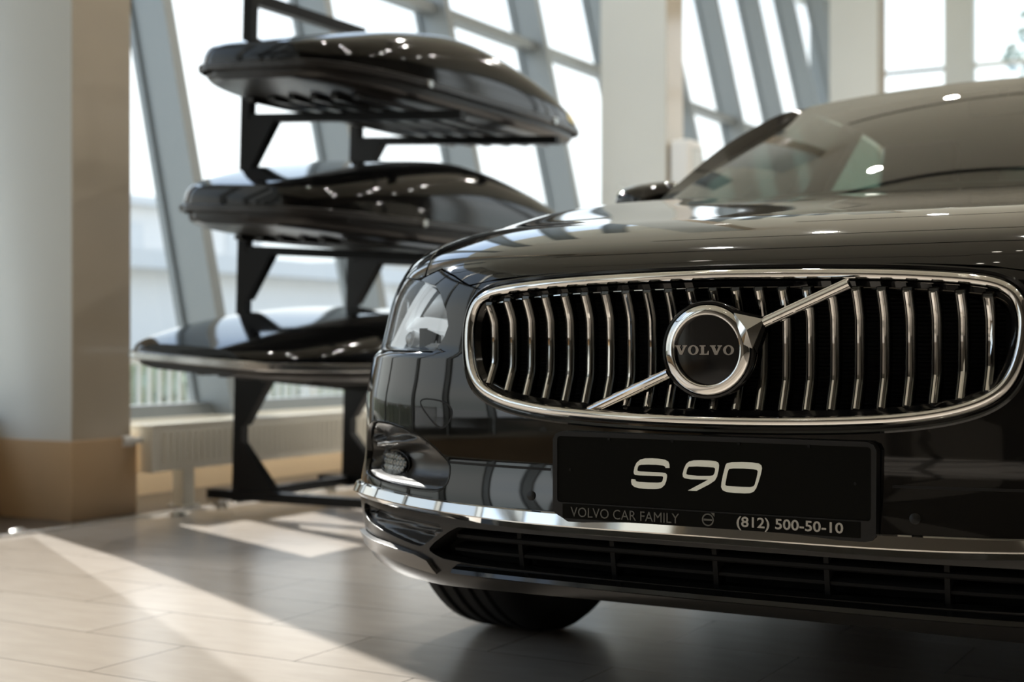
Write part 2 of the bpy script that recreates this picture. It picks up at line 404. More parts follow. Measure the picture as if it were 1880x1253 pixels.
def skin_frames(lp, d=0.0, closed=True):
    """frames of a loop (s,z) lying on the nose: position, outward in-skin direction, skin normal"""
    lp = np.asarray(lp, float); X = S(lp[:, 0], lp[:, 1], d); N = fnormals(lambda a, b: S(a, b, d), lp)
    T_ = np.roll(X, -1, 0)-np.roll(X, 1, 0)
    if not closed: T_[0] = X[1]-X[0]; T_[-1] = X[-1]-X[-2]
    T_ /= np.linalg.norm(T_, axis=1, keepdims=True)
    A = np.cross(T_, N); 
    return X, A, N
def mirror_x(o, name=None):
    c = o.copy(); c.data = o.data.copy(); COL.objects.link(c)
    co = [(-p.co.x, p.co.y, p.co.z) for p in o.data.vertices]
    for p, q in zip(c.data.vertices, co): p.co = q
    c.data.flip_normals(); return c

# ================= the setting =================
def st(o): return tag(o, kind='structure')
GX0, GZ0, LEAN = -3.75, .343, .2209
gx = lambda z: GX0-LEAN*(z-GZ0)
H = 6.0
st(MB().box(-3.72, 9.0, -9.0, 18.6, -.05, 0).build('floor', 'floor'))
st(MB().box(-6.2, 9.2, -9.2, 18.8, H, H+.1).build('ceiling', 'ceil'))
st(MB().box(-6.0, 9.2, -9.2, -9.0, 0, H).build('wall_back', 'wallb'))
st(MB().box(9.0, 9.2, -9.0, 18.6, 0, H).build('wall_right', 'wallr'))
st(MB().box(-3.95, -3.72, -9.0, 18.6, -.2, .30).build('wall_left', 'knee'))
st(MB().box(-3.96, -3.68, -9.0, 18.6, .30, .343, .008).build('trim_1', 'rad'))
st(MB().box(-3.72, -3.16, -9.0, 18.6, .0, .004).build('trim_2', 'strip'))
st(MB().box(-3.165, -3.145, -9.0, 18.6, .0, .008, .003).build('trim_3', 'steel'))
# leaning glazed wall: one bay = one window
P0, NB = 3.075, 1.355
def bay(i, m='pane'):
    y = P0+NB*i+(.205 if i == -1 else 0); y2 = P0+NB*(i+1)+(.205 if i == -2 else 0); mb = MB(); zt = H
    # box mullion with a slim outer fin
    def lean_box(x0, x1, y0, y1, z0, z1):
        v = []
        for z in (z0, z1):
            for a, b in ((x0, y0), (x1, y0), (x1, y1), (x0, y1)): v.append((gx(z)+a, b, z))
        mb.add(v, [(0, 3, 2, 1), (4, 5, 6, 7), (0, 1, 5, 4), (1, 2, 6, 5), (2, 3, 7, 6), (3, 0, 4, 7)])
    lean_box(-.03, .17, y-.035, y+.035, .343, zt)
    lean_box(-.07, -.03, y-.05, y+.05, .343, zt)
    lean_box(-.02, .10, y+.035, y2-.035, 2.83, 2.90)
    lean_box(-.02, .05, y+.035, y2-.035, .343, .40)
    o = st(mb.build(f'window_{i+9}', 'alu'))
    v = [(gx(z), b, z) for z, b in ((.40, y+.035), (.40, y2-.035), (H, y2-.035), (H, y+.035))]
    mk('window_pane', v, [(0, 1, 2, 3)], m, o)
for i in range(-8, 11): bay(i)
# square columns
def column(y, d=.30):
    x1, x0 = -3.28, -3.80
    c = st(MB().box(x0, x1, y, y+d, .30, H).build('column', 'column'))
    MB().box(x1, x1+.006, y, y+d, .30, H).build('column_panel', 'clad', c)
    MB().box(x0-.02, x1+.022, y-.02, y+d+.02, 0, .305, .004).build('column_plinth', 'plinth', c)
for y in (-9.35+5.57*1-3.0+.0, 1.78, 7.35, 12.9): column(y)
# end wall with upright windows, seen over the car's roof
mb = MB().box(-6.0, 9.0, 18.35, 18.6, 0, .8).box(-6.0, 9.0, 18.35, 18.6, 5.75, H)
st(mb.build('wall_far', 'column'))
k = 0
for x in np.arange(-5.6, 9.0, 1.95):
    k += 1; mb = MB().box(x-.2, x+.2, 18.38, 18.56, .8, 5.75).box(x+.2, x+1.75, 18.43, 18.49, 4.55, 4.61)
    o = st(mb.build(f'window_{20+k}', 'alu' if k % 2 else 'column')); mk('window_pane', [(x+.2, 18.46, .8), (x+1.75, 18.46, .8), (x+1.75, 18.46, 5.75), (x+.2, 18.46, 5.75)], [(0, 1, 2, 3)], 'pane', o)
# translucent blind added out of view to weaken sun left of the near column
v = [(gx(z)+.20, y, z) for z, y in ((.36, -3.4), (.36, 1.62), (5.8, 1.02), (5.8, -3.4))]
bl = mk('sun_filter_sheet', v, [(0, 1, 2, 3)], 'sunfilter'); tag(bl, 'added unseen blind drawn over the glazing beside the near column', 'sunfilter')
# ceiling lamps and tracks (seen only as reflections on the bodywork)
for y, lb in ((-1.2, 'black ceiling lamp track in front of the car'), (1.6, 'black ceiling lamp track above the bonnet'), (5.2, 'black ceiling lamp track behind the car'), (9.4, 'black ceiling lamp track nearest the end wall')):
    tr = MB().box(-3.4, 8.6, y-.03, y+.03, H-.05, H).build('ceiling_track', 'track'); tag(tr, lb, 'lamp track')
def spot(x, y, lit):
    t = thing('ceiling_spotlight', 'small round recessed spotlight in the beige ceiling', 'ceiling light', (x, y, H), group='ceiling spotlights reflected in the bodywork')
    MB().lathe([(.085, -.0), (.095, -.012), (.072, -.016), (.070, -.004)], (x, y, H), (0, 0, 1), 24, True).build('lamp_ring', 'white', t)
    MB().lathe([(0, -.006), (.070, -.006)], (x, y, H), (0, 0, 1), 20).build('lamp_disc', 'lampglow', t)
    if lit:
        l = bpy.data.lights.new('spotlight', 'SPOT'); l.energy = 145; l.color = (1.0, .97, .92); l.spot_size = R(150); l.spot_blend = .6; l.shadow_soft_size = .07
        o = bpy.data.objects.new('spotlight', l); COL.objects.link(o); o.parent = t; o.location = (0, 0, -.03)
for y in (-4.6, -.6, 2.2, 5.8, 10.0):
    for k_, x in enumerate((-2.2, .1, .45, 2.6, 4.6, 4.95, 7.0)): spot(x, y+.22*(k_ % 3), y > 2 and k_ in (0, 1, 3, 4, 6))

# ================= radiator =================
rd = thing('radiator', 'long cream panel radiator on short legs under the leaning windows', 'radiator', (-3.25, 2.12, 0))
mb = MB().box(-3.215, -3.20, 2.14, 6.4, .163, .345, .004)
for y in np.arange(2.19, 6.36, .036): mb.box(-3.201, -3.190, y, y+.017, .19, .32, .002)
mb.build('front_panel', 'rad', rd)
MB().box(-3.31, -3.295, 2.14, 6.4, .163, .345, .004).build('rear_panel', 'rad', rd)
MB().box(-3.315, -3.197, 2.12, 2.14, .160, .352, .004).build('end_cap', 'rad', rd)
MB().box(-3.315, -3.197, 6.4, 6.42, .160, .352, .004).build('end_cap', 'rad', rd)
mb = MB().box(-3.315, -3.300, 2.14, 6.4, .345, .352).box(-3.212, -3.197, 2.14, 6.4, .345, .352)
for y in np.arange(2.15, 6.39, .022): mb.box(-3.300, -3.212, y, y+.006, .345, .351)
mb.build('top_grille', 'rad', rd)
for y in (2.36, 4.1, 5.9): MB().box(-3.285, -3.225, y-.035, y+.035, .012, .17, .008).box(-3.30, -3.21, y-.05, y+.05, 0, .012).build('leg', 'rad', rd)
MB().tube([(-3.26, 2.125, .29), (-3.26, 2.085, .29), (-3.26, 2.075, .28)], .014, 10).lathe([(0, -.05), (.02, -.05), (.022, 0), (0, 0)], (-3.26, 2.07, .29), (0, 1, 0), 14).build('valve', 'white', rd)

# ================= rack with three roof boxes =================
TL = .066                                    # the arms dip towards the room
rk = thing('display_rack', 'black wheeled steel rack carrying three roof boxes by the windows', 'rack', (-2.80, 2.55, 0))
PY = (2.215, 2.925); post_x = lambda z: -2.835+.030*z
for y in PY:
    mb = MB(); mb.beam((post_x(.06), y, .06), (post_x(2.03), y, 2.03), .042, .042, up=(0, 1, 0)); mb.build('post', 'rack', rk)
    MB().beam((-2.98, y, .085), (-1.95, y, .085), .045, .036).build('foot_beam', 'rack', rk)
    mb = MB(); mb.prism([(-2.815, .105), (-2.645, .105), (-2.655, .12), (-2.805, .29)], lambda a, b: (a, y-.022, b), lambda a, b: (a, y+.022, b)); mb.build('foot_gusset', 'rack', rk)
ARM = {1.515: 0, 1.007: 0, .522: 0}
for z in ARM:
    for y in PY:
        x0 = post_x(z)
        MB().beam((x0, y, z+.03), (x0+.98, y, z+.03-.98*TL), .036, .032).build('arm', 'rack', rk)
        MB().prism([(x0+.015, z+.02), (x0+.150, z+.012), (x0+.030, z-.165), (x0+.015, z-.165)], lambda a, b: (a, y-.022, b), lambda a, b: (a, y+.022, b)).build('gusset', 'rack', rk)
MB().beam((post_x(2.01), PY[0]-.02, 2.01), (post_x(2.01), PY[1]+.02, 2.01), .042, .045).build('top_beam', 'rack', rk)
MB().beam((post_x(.09), PY[0], .085), (post_x(.09), PY[1], .085), .045, .036).build('base_beam', 'rack', rk)
for x in (-2.94, -2.0):
    for y in PY:
        w_ = MB().box(x-.03, x+.03, y-.03, y+.03, .052, .062).prism([(-.02, .055), (.02, .055), (.032, .028), (.018, .022)], lambda a, b: (x+a, y-.02, b), lambda a, b: (x+a, y-.016, b)).prism([(-.02, .055), (.02, .055), (.032, .028), (.018, .022)], lambda a, b: (x+a, y+.016, b), lambda a, b: (x+a, y+.02, b)).build('caster', 'steel', rk)
        MB().lathe([(0, -.014), (.022, -.014), (.0265, -.008), (.0265, .008), (.022, .014), (0, .014)], (x+.015, y, .0265), (0, 1, 0), 24).build('caster_wheel', 'rubber', w_)
cap = lambda e: math.sqrt(max(0, 1-(1-min(max(e, 0), 1))**2))
def roof_box(name, label, yc, z, L, w, hl, ht, nose, style):
    """box lying along y; nose = +1: the wedge points away from the window's near end"""
    xc = -2.335; zc = z+.055+ht+.014-(xc-post_x(z))*TL
    rt = thing(name, label, 'roof box', (xc, yc, zc), (0, math.atan(TL), 0), group='roof boxes on the black rack')
    ny, na = 40, 40
    tt = np.linspace(-1, 1, ny)
    def plan(t):                              # half width along the box
        return w/2*(.50+.50*cap((1+t)/.55))*(.50+.50*cap((1-t)/.7))
    def lid(t):
        if style == 2: return hl*(.25+.75*math.sin(min(max((1+t)/.9, 0), 1)*math.pi/2)**.9)*(.6+.4*cap((1-t)/.3))
        return hl*(.30+.70*math.sin(min(max((1+t)/1.1, 0), 1)*math.pi/2)**.9)*(.20+.80*math.sin(min(max((1-t)/1.3, 0), 1)*math.pi/2)**1.1)
    def shell(zs, hfun, p1, p2, ribs=0):
        V = []; F_ = []
        for i, t in enumerate(tt):
            W_ = float(plan(t)); h_ = float(hfun(t)); yy = t*L/2
            for k_ in range(na+1):
                a = math.pi*k_/na; c, s_ = math.cos(a), math.sin(a)
                V.append((W_*math.copysign(abs(c)**p1, c), yy, zs*h_*abs(s_)**p2))
        for i in range(ny-1):
            for k_ in range(na): F_.append((i*(na+1)+k_, i*(na+1)+k_+1, (i+1)*(na+1)+k_+1, (i+1)*(na+1)+k_))
        for i in (0, ny-1): F_.append(tuple(i*(na+1)+k_ for k_ in range(na+1)))
        return V, F_
    def loc(mb): mb.local = True; return mb
    v, f = shell(1, lid, .34 if style == 0 else .55, .62)
    ld = loc(MB().add(v, f)).build('lid', 'box', rt, ang=50)
    v, f = shell(-1, lambda t: ht*(1-.35*abs(t)**4), .25, .45)
    ty = loc(MB().add([(p[0]*.965, p[1]*.985, p[2]) for p in v], f)).build('tray', 'tray', rt, ang=50)
    mb = MB()
    for x in (-.24, -.14, -.05, .05, .14, .24): mb.box(x-.016, x+.016, -L*.36, L*.36, -ht-.012, -ht+.006, .005)
    loc(mb).build('tray_ribs', 'tray', ty)
    # rim where lid meets tray
    P = []
    for t in np.linspace(-1, 1, 60): P.append((float(plan(t)), t*L/2))
    P = P+[(-a, b) for a, b in P[::-1]]; n = len(P)
    mb = MB(); ro = []
    for k_, (o_, zz) in enumerate([(.004, .014), (.012, .010), (.012, -.010), (.004, -.014)]):
        ro += [(a+o_*math.copysign(1, a), b*(1+o_/L), zz) for a, b in P]
    mb.add(ro, [(k_*n+i, k_*n+(i+1) % n, (k_+1)*n+(i+1) % n, (k_+1)*n+i) for k_ in range(3) for i in range(n)])
    loc(mb).build('rim', 'satchrome' if style == 2 else 'tray', rt, ang=40, label='bright metal-coloured rim' if style == 2 else None)
    # latch blocks at the blunt end, locks on the side
    for x in ((-.12, .10) if style != 2 else ()):
        e_ = -L/2*(1-.06*abs(x/.12)); mb = MB().box(x-.06, x+.06, e_-.030, e_+.05, -.045, .050, .016); loc(mb).build('end_latch', 'tray', rt)
    for t in (-.5, .5):
        mb = MB().lathe([(0, .012), (.014, .012), (.016, 0), (.016, -.02)], (float(plan(t))+.008, t*L/2, .0), (1, 0, 0), 16); loc(mb).build('side_lock', 'steel', rt)
    return rt, lid, plan
b1 = roof_box('roof_box', 'topmost black roof box with a pale yellow sticker near its tip', 2.67, 1.515, 1.92, .78, .25, .07, 1, 0)
b2 = roof_box('roof_box', 'middle black roof box with grey latches on its blunt end', 2.66, 1.007, 2.08, .80, .27, .08, 1, 0)
b3 = roof_box('roof_box', 'lowest black roof box with a bright rim and pointed nose', 2.53, .522, 2.28, .84, .19, .06, 1, 2)
rt, lid, plan = b1
def stk(y0, y1, z0, z1, m, nm):
    V = []; n = 8
    for i in range(n+1):
        y = y0+(y1-y0)*i/n; t = y/(1.92/2); W_ = float(plan(t)); h_ = float(lid(t))
        for z in (z0, z1):
            s_ = (z*h_/h_)**(1/.62); c = math.sqrt(max(0, 1-s_*s_)); V.append((W_*c**.34+.003, y, z*h_))
    mb = MB().add(V, [(2*i, 2*i+2, 2*i+3, 2*i+1) for i in range(n)]); mb.local = True; mb.build(nm, m, rt, ang=None)
stk(.66, .79, .25, .62, 'sticker', 'sticker'); stk(.80, .90, .28, .55, 'stickerw', 'sticker')

# white wall box on the second column
ws = thing('wall_speaker', 'small rounded white box fixed to the middle column above the car', 'speaker', (-3.2, 7.5, 2.0))
MB().box(-3.26, -3.10, 7.36, 7.62, 1.80, 2.14, .05).build('casing', 'white', ws)
MB().box(-3.10, -3.094, 7.40, 7.58, 1.86, 2.08, .01).build('speaker_grille', 'fence', ws)
MB().box(-3.28, -3.25, 7.42, 7.56, 1.9, 2.04).build('bracket', 'white', ws)
# floor socket glints beside the near column
for x, y, lb in ((-3.19, 1.45, 'round metal floor socket beside the near column corner'), (-3.06, 2.12, 'round metal floor socket in front of the radiator end')):
    fs = thing('floor_socket', lb, 'floor socket', (x, y, 0)); mb = MB().lathe([(0, .012), (.022, .012), (.03, .008), (.034, 0)], (x, y, .004), (0, 0, 1), 20); mb.build('cover', 'steel', fs)
    MB().box(x-.005, x+.005, y-.018, y+.018, .015, .020, .002).build('lid_handle', 'steel', fs)

# ================= outside =================
st(MB().box(-120, -3.95, -60, 140, -.25, -.15).box(-3.95, 60, 18.6, 140, -.25, -.15).build('pavement', 'paving'))
fn_ = thing('fence', 'pale steel railing of upright bars outside the leaning windows', 'fence', (-7.0, 5.0, -.15))
mb = MB()
for y in np.arange(-4, 22, .11): mb.box(-7.012, -6.988, y, y+.035, -.10, .52)
mb.build('railing', 'fence', fn_); MB().box(-7.03, -6.97, -4, 22, .52, .57).box(-7.02, -6.98, -4, 22, -.08, -.04).build('top_rail', 'fence', fn_)
for y in range(-4, 23, 3): MB().box(-7.04, -6.96, y-.04, y+.04, -.15, .60).build('fence_post', 'fence', fn_)
rr_ = random.Random(3)
def tree(x, y, h, r, label, n=1500):
    t = thing('tree', label, 'tree', (x, y, -.15), group='hazy trees outside the glazing')
    MB().tube([(x, y, -.15), (x+.1, y, h*.4), (x, y+.1, h*.8)], [.05*h*.5, .03*h*.5, .01*h], 8).build('trunk', 'bark', t)
    mb = MB()
    for _ in range(n):
        a = rr_.random()*2*math.pi; b = math.acos(2*rr_.random()-1); q = r*rr_.random()**.45
        c = Vector((x+q*math.sin(b)*math.cos(a), y+q*math.sin(b)*math.sin(a), h*.66+q*1.25*math.cos(b))); u = Vector((rr_.uniform(-1, 1), rr_.uniform(-1, 1), rr_.uniform(-1, 1))).normalized()*.10*r**.5; w2 = u.orthogonal()*.7
        mb.add([(c-u)[:], (c+w2)[:], (c+u)[:], (c-w2)[:]], [(0, 1, 2, 3)])
    mb.build('foliage', 'leaf', t, ang=None)
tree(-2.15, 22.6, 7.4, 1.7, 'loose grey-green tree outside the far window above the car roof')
def bld(x, y, sx2, sy2, h, label, m='bldg'):
    t = thing('building', label, 'building', (x, y, -.15), group='hazy buildings outside')
    MB().box(x-sx2/2, x+sx2/2, y-sy2/2, y+sy2/2, -.15, h).build('walls', m, t)
    MB().box(x-sx2/2-.4, x+sx2/2+.4, y-sy2/2-.4, y+sy2/2+.4, h, h+.35).build('roof', 'bldgd', t)
    mb = MB()
    for yy in np.arange(y-sy2/2+1.2, y+sy2/2-1, 3.2):
        for zz in np.arange(1.2, h-1.2, 2.8): mb.box(x+sx2/2-.05, x+sx2/2+.06, yy, yy+1.5, zz, zz+1.5)
    if mb.v: mb.build('window_row', 'bldgd', t)
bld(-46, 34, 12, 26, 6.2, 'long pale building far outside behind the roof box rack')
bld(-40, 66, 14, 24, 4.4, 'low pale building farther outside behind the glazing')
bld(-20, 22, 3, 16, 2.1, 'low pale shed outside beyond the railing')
hd = MB()
for _ in range(2600):
    c = Vector((-9.5+rr_.uniform(-.4, .4), rr_.uniform(-3, 20), -.15+rr_.random()*.62)); u = Vector((rr_.uniform(-1, 1), rr_.uniform(-1, 1), rr_.uniform(-1, 1))).normalized()*.11; w2 = u.orthogonal()
    hd.add([(c-u)[:], (c+w2)[:], (c+u)[:], (c-w2)[:]], [(0, 1, 2, 3)])
hd.box(-9.8, -9.2, -3, 20, -.15, .38)
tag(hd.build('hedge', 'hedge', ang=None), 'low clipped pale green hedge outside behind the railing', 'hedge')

# ================= the car =================
car = thing('car', 'glossy black sedan with upright chrome grille bars parked on the tiled floor', 'car', (0, 0, 0))
mir = lambda L: [(-a, b) for a, b in L][::-1]
def sym(half):
    """half outline from (0, top) down the right side to (0, bottom) -> whole outline"""
    return list(half)+[(-a, b) for a, b in half[::-1] if abs(a) > 1e-9]
# --- openings in the nose, as (arc length, height)
GR = sym([(0, .7865), (.06, .786), (.18, .784), (.29, .780), (.38, .7735), (.425, .7675), (.452, .757), (.468, .742), (.4765, .720), (.479, .700), (.4765, .672),
          (.4705, .645), (.461, .620), (.446, .599), (.424, .583), (.395, .571), (.355, .5605), (.29, .551), (.19, .5445), (.08, .5415), (0, .541)])
GR = roundp(GR, 2)[::-1] if np.cross(np.subtract(GR[1], GR[0]), np.subtract(GR[2], GR[1])) < 0 else roundp(GR, 2)
def ccw(p):
    p = np.asarray(p, float); n = np.roll(p, -1, 0); return p if np.sum(p[:, 0]*n[:, 1]-n[:, 0]*p[:, 1]) > 0 else p[::-1]
GR = ccw(dense(GR, .012))
LENS = [(.565, .6585), (.75, .660), (.90, .662), (1.00, .669), (1.07, .690), (1.10, .722), (1.07, .764), (1.0, .790), (.90, .799), (.79, .797), (.679, .789),
        (.600, .776), (.571, .759), (.543, .726), (.5345, .703), (.542, .684), (.556, .668)]
FOG = roundp([(.80, .515), (.765, .527), (.692, .528), (.637, .521), (.580, .509), (.544, .492), (.519, .476), (.500, .463), (.498, .440), (.503, .424), (.520, .4125), (.56, .411),
              (.604, .4125), (.684, .416), (.779, .422), (.815, .428), (.83, .46), (.82, .50)], 1)
VENT = roundp([(.80, .370), (.72, .3675), (.60, .362), (.492, .3545), (.562, .3145), (.580, .3095), (.65, .320), (.727, .331), (.79, .338), (.815, .352)], 1)
INT = sym([(0, .3535), (.15, .3535), (.30, .3535), (.46, .3545), (.480, .3535), (.553, .3115), (.550, .302), (.51, .291), (.30, .289), (0, .288)])
INT = roundp(INT, 1)
bs = s_at_y(.512)
half = [(0, .792), (.30, .787), (.44, .7795), (.486, .772), (.54, .7905), (.604, .806), (.662, .793), (.672, .7885), (.598, .7775), (.569, .7605), (.541, .7270), (.532, .703),
        (.540, .683), (.556, .665), (.566, .6555), (.75, .6575), (.90, .6595), (1.0, .665), (1.09, .685), (bs, .690), (bs, .45), (bs, .385), (0, .385)]
low = [(0, .3815), (bs, .3815), (bs, .285), (.98, .272), (.865, .266), (.74, .256), (.66, .245), (.55, .242), (.40, .246), (.2, .250), (0, .251)]
bumper = patch('front_bumper', S, ccw(sym(half)), 'paint', car, holes=[GR, FOG, [(-a, b) for a, b in FOG]], step=.013, flange=.02)
patch('lower_bumper', S, ccw(sym(low)), 'lower', car, holes=[VENT, [(-a, b) for a, b in VENT], INT], step=.013, flange=.02)
# --- bonnet and wings
sx_ = s_at_x(.7345); sw = s_at_x(.7395)
cowl = lambda x: 1.30+.25*(x/.75)**2
def tc_(s): 
    p = S(np.array([s]), np.array([Z0]))[0]; return cowl(p[0])-p[1]
hh = [(0, -.001), (.30, -.006), (.42, -.0125), (.447, -.017), (.488, -.0215), (.54, -.0030), (.604, .0125), (.660, .0015), (.70, .055), (.75, .115), (.80, .175), (sx_, .25), (sx_, .5), (sx_, .9), (sx_, tc_(sx_)),
      (.7, tc_(.7)), (.5, tc_(.5)), (.3, tc_(.3)), (0, tc_(0))]
patch('bonnet', HS, ccw(sym(hh)), 'paint', car, step=.016, flange=.012)
ys = lambda y: s_at_y(y)
arch = []
for a in np.linspace(25, 155, 26):
    y = .905+.392*math.cos(R(a)); z = .345+.392*math.sin(R(a)); arch.append((ys(y), z-Z0))
sE = ys(1.50)
ft = lambda s: 1.50-float(S(np.array([s]), np.array([Z0]))[0, 1])
fo = [(.668, .0005), (.706, .053), (.756, .113), (.806, .173), (sw, .25), (sw, .5), (sw, .9), *[(q_, ft(q_)) for q_ in np.linspace(sw, sE-.01, 26)], (sE, .0), (sE, -.3), (sE, -.53), (ys(1.285), -.53)]
fo += arch+[(bs+.004, .52-Z0), (bs+.004, .694-Z0), (1.105, .69-Z0), (1.112, .722-Z0), (1.08, .768-Z0), (1.005, .7945-Z0), (.90, .003), (.79, .002), (.70, -.003)]
fe = patch('fender', HS, fo, 'paint', car, step=.02, flange=.012, mirror=True)
# --- fog lamp pockets
def bowl(out, depth, w, extra=None):
    out = np.asarray(out, float)
    def fn(u, v):
        u = np.asarray(u, float); P = np.stack([np.abs(u), v], 1); d = dist(out, P)*np.where(inside(out, P), 1, 0)
        dd = .010+depth*sst(0, w, d)
        if extra is not None: dd = dd+extra(P[:, 0], P[:, 1])*sst(0, .012, d)
        return S(u, v, dd)
    return fn
PZ0 = Spl([.40, .414, .424, .436, .445, .460, .475, .485, .500, .53], [.006, .007, .020, .032, .035, .035, .032, .027, .020, .010])
PZB = Spl([.40, .414, .424, .436, .445, .460, .474, .480, .486, .492, .498, .510, .53], [.006, .007, .020, .032, .036, .037, .034, .020, .0085, .013, .027, .024, .010])
def fogfn(u, v):
    u = np.asarray(u, float); v = np.asarray(v, float); s = np.abs(u); P = np.stack([s, v], 1); d = dist(FOG, P)*np.where(inside(FOG, P), 1, 0)
    w = sst(.575, .66, s); vv = v+.10*(s-.70)*(s < .78)
    dd = PZ0(v)*(1-w)+PZB(np.where(v > .455, vv, v))*w
    return S(u, v, .007+(dd-.007)*sst(0, .016, d))
for sg in (1, -1):
    fo_ = ccw(dense(np.asarray(FOG)*[sg, 1], .01)); X, A, N = skin_frames(fo_, 0)
    sweep('pocket_rim', X, (A, N), [(.0022, -.001), (.0012, .0012), (-.0012, .0012), (-.0045, -.004), (-.0045, -.009)], 'gloss', car)
patch('fog_lamp_pocket', fogfn, FOG, 'silk', car, step=.006, edge=.006, flange=0, mirror=True)
FL = roundp([(.775, .4655), (.735, .4705), (.700, .470), (.668, .461), (.657, .449), (.668, .434), (.700, .4275), (.765, .4275), (.785, .445)], 2)
for sg in (1, -1):
    fl = patch('fog_lamp', lambda u, v, sg=sg: S(sg*u, v, .030), inset(ccw(FL), -.004), 'gloss', car, step=.012, flange=.02, flip=(sg < 0))
    patch('lamp_reflector', lambda u, v, sg=sg: S(sg*u, v, .0285+.0035*np.cos(u*420)*np.cos(v*300)), inset(ccw(FL), .002), 'fogcup', fl, step=.003, edge=.004, flange=0, flip=(sg < 0))
    c0 = np.mean(FL, 0)
    patch('lamp_lens', lambda u, v, sg=sg: S(sg*u, v, .021+.4*((u-c0[0])**2+(v-c0[1])**2)), FL, 'lens', fl, step=.006, edge=.006, flange=.004, flip=(sg < 0))
# --- corner vents under the bright strip
ridge = lambda s, z: -.014*np.exp(-((z-(.337+.045*(s-.55)))/.006)**2)
patch('corner_vent', bowl(VENT, .026, .020, ridge), VENT, 'silk', car, step=.005, edge=.006, flange=0, mirror=True)
# --- gloss blades on the bumper corners
BL = [(.86, .309), (.79, .307), (.676, .303), (.588, .2955), (.556, .287), (.538, .264), (.60, .270), (.676, .279), (.79, .283), (.87, .286)]
def blade(sg):
    def fn(u, v): return S(sg*u, v, -.008-.004*sst(.29, .31, v))
    return fn
for sg in (1, -1): patch('bumper_blade', blade(sg), ccw(BL), 'blade', car, step=.01, flange=.010, flip=(sg < 0))
# --- lower intake
def rim_wall(out, d0, d1, name, m, parent):
    out = ccw(dense(out, .012)); a = S(out[:, 0], out[:, 1], d0); b = S(out[:, 0], out[:, 1], d1); n = len(out)
    return mk(name, np.vstack([a, b]), [(i, n+i, n+(i+1) % n, (i+1) % n) for i in range(n)], m, parent, ang=40)
li = patch('lower_intake', lambda u, v: S(u, v, .085), np.asarray(INT)*[1.03, 1]+[0, 0], 'matte', car, step=.03, flange=0)
rim_wall(INT, .004, .09, 'intake_surround', 'matte', li)
xs = np.linspace(-.50, .50, 60)
for z, d, hgt in ((.3365, .030, .007), (.311, .036, .006)):
    k = .50 if z > .32 else .515
    xs = np.linspace(-k, k, 60); lp = np.stack([xs, np.full(60, z)], 1); X, A, N = skin_frames(lp, d, False)
    sweep('intake_blade', X, (np.tile([0, 0, 1.], (60, 1)), N), [(-hgt, -.03), (-hgt, .002), (-hgt*.4, .008), (hgt*.4, .008), (hgt, .0), (hgt, -.03)], 'matte', li, closed=False)
for x in (-.36, -.18, 0, .18, .36):
    mb = MB(); p0 = S(np.array([x]), np.array([.29]), .04)[0]; p1 = S(np.array([x]), np.array([.352]), .04)[0]
    mb.beam(p0, p1, .008, .03, up=(0, 1, 0)); mb.build('intake_rib', 'matte', li)
lp_s = np.linspace(-.485, .485, 80); X, A, N = skin_frames(np.stack([lp_s, np.full(80, .2835)], 1), 0, False)
sweep('lip_spoiler', X, (np.tile([0, 0, 1.], (80, 1)), N), [(-.012, -.004), (-.010, .010), (-.004, .020), (.002, .017), (.005, -.004)], 'gloss', car, closed=False)
# --- bright strip across the bumper
ZT = Spl([0, .2, .277, .377, .47, .60, .71, .82, .95, 1.02], [.3935, .3935, .394, .3955, .3975, .4025, .4065, .405, .398, .393])
ZB = Spl([0, .12, .28, .37, .47, .60, .71, .82, .95, 1.02], [.361, .3605, .3605, .3625, .3675, .374, .379, .3775, .374, .374])
n = 220; ss_ = np.linspace(-1.02, 1.02, n); rows = []
zt, zb = ZT(np.abs(ss_)), ZB(np.abs(ss_)); tp = np.clip((1.02-np.abs(ss_))/.10, 0, 1)**.5
for fr, dd in ((1.0, .004), (1.0, -.006), (.94, -.0095), (.42, -.0145), (.36, -.0145), (.04, -.0045), (0, -.002), (0, .006)):
    rows.append(S(ss_, zb+(zt-zb)*fr, np.where(dd < 0, dd*tp, dd)))
V = np.concatenate(rows); k = len(rows); F_ = [(j*n+i, (j+1)*n+i, (j+1)*n+i+1, j*n+i+1) for j in range(k-1) for i in range(n-1)]
mk('chrome_strip', V, F_, 'chrome', car, ang=14)
for sg in (1, -1):
    mb = MB(); p = S(np.array([sg*.318]), np.array([.418]), -.001)[0]; nn_ = fnormals(S, np.array([[sg*.318, .418]]))[0]
    mb.lathe([(0, .0015), (.0065, .0013), (.0080, .0005), (.0080, -.004)], p, nn_, 24); mb.build('parking_sensor', 'satin', car)
# crease seam and tow cover: thin dark grooves
def seam(name, pts, w=.0022, closed=False, m='seal', d=-.0004, parent=car, both=True):
    pts = dense(pts, .01) if closed else np.array([p for a, b in zip(pts[:-1], pts[1:]) for p in [np.array(a)+(np.array(b)-np.array(a))*q for q in np.linspace(0, 1, 12)[:-1]]]+[pts[-1]])
    for sg in ((1, -1) if both else (1,)):
        q = pts*[sg, 1]; X, A, N = skin_frames(q, d, closed)
        sweep(name, X, (A, N), [(-w, 0), (w, 0), (w*.6, -.002), (-w*.6, -.002)], m, parent, closed)
seam('bumper_crease', [(.501, .4645), (.40, .4635), (.284, .4625)])
seam('tow_eye_cover', roundp([(-.590, .5745), (-.517, .572), (-.491, .554), (-.508, .527), (-.527, .522), (-.557, .542)], 2), .0014, True, both=False)
# --- grille
GO = GR
def fr_d(lp, d): return skin_frames(lp, d)
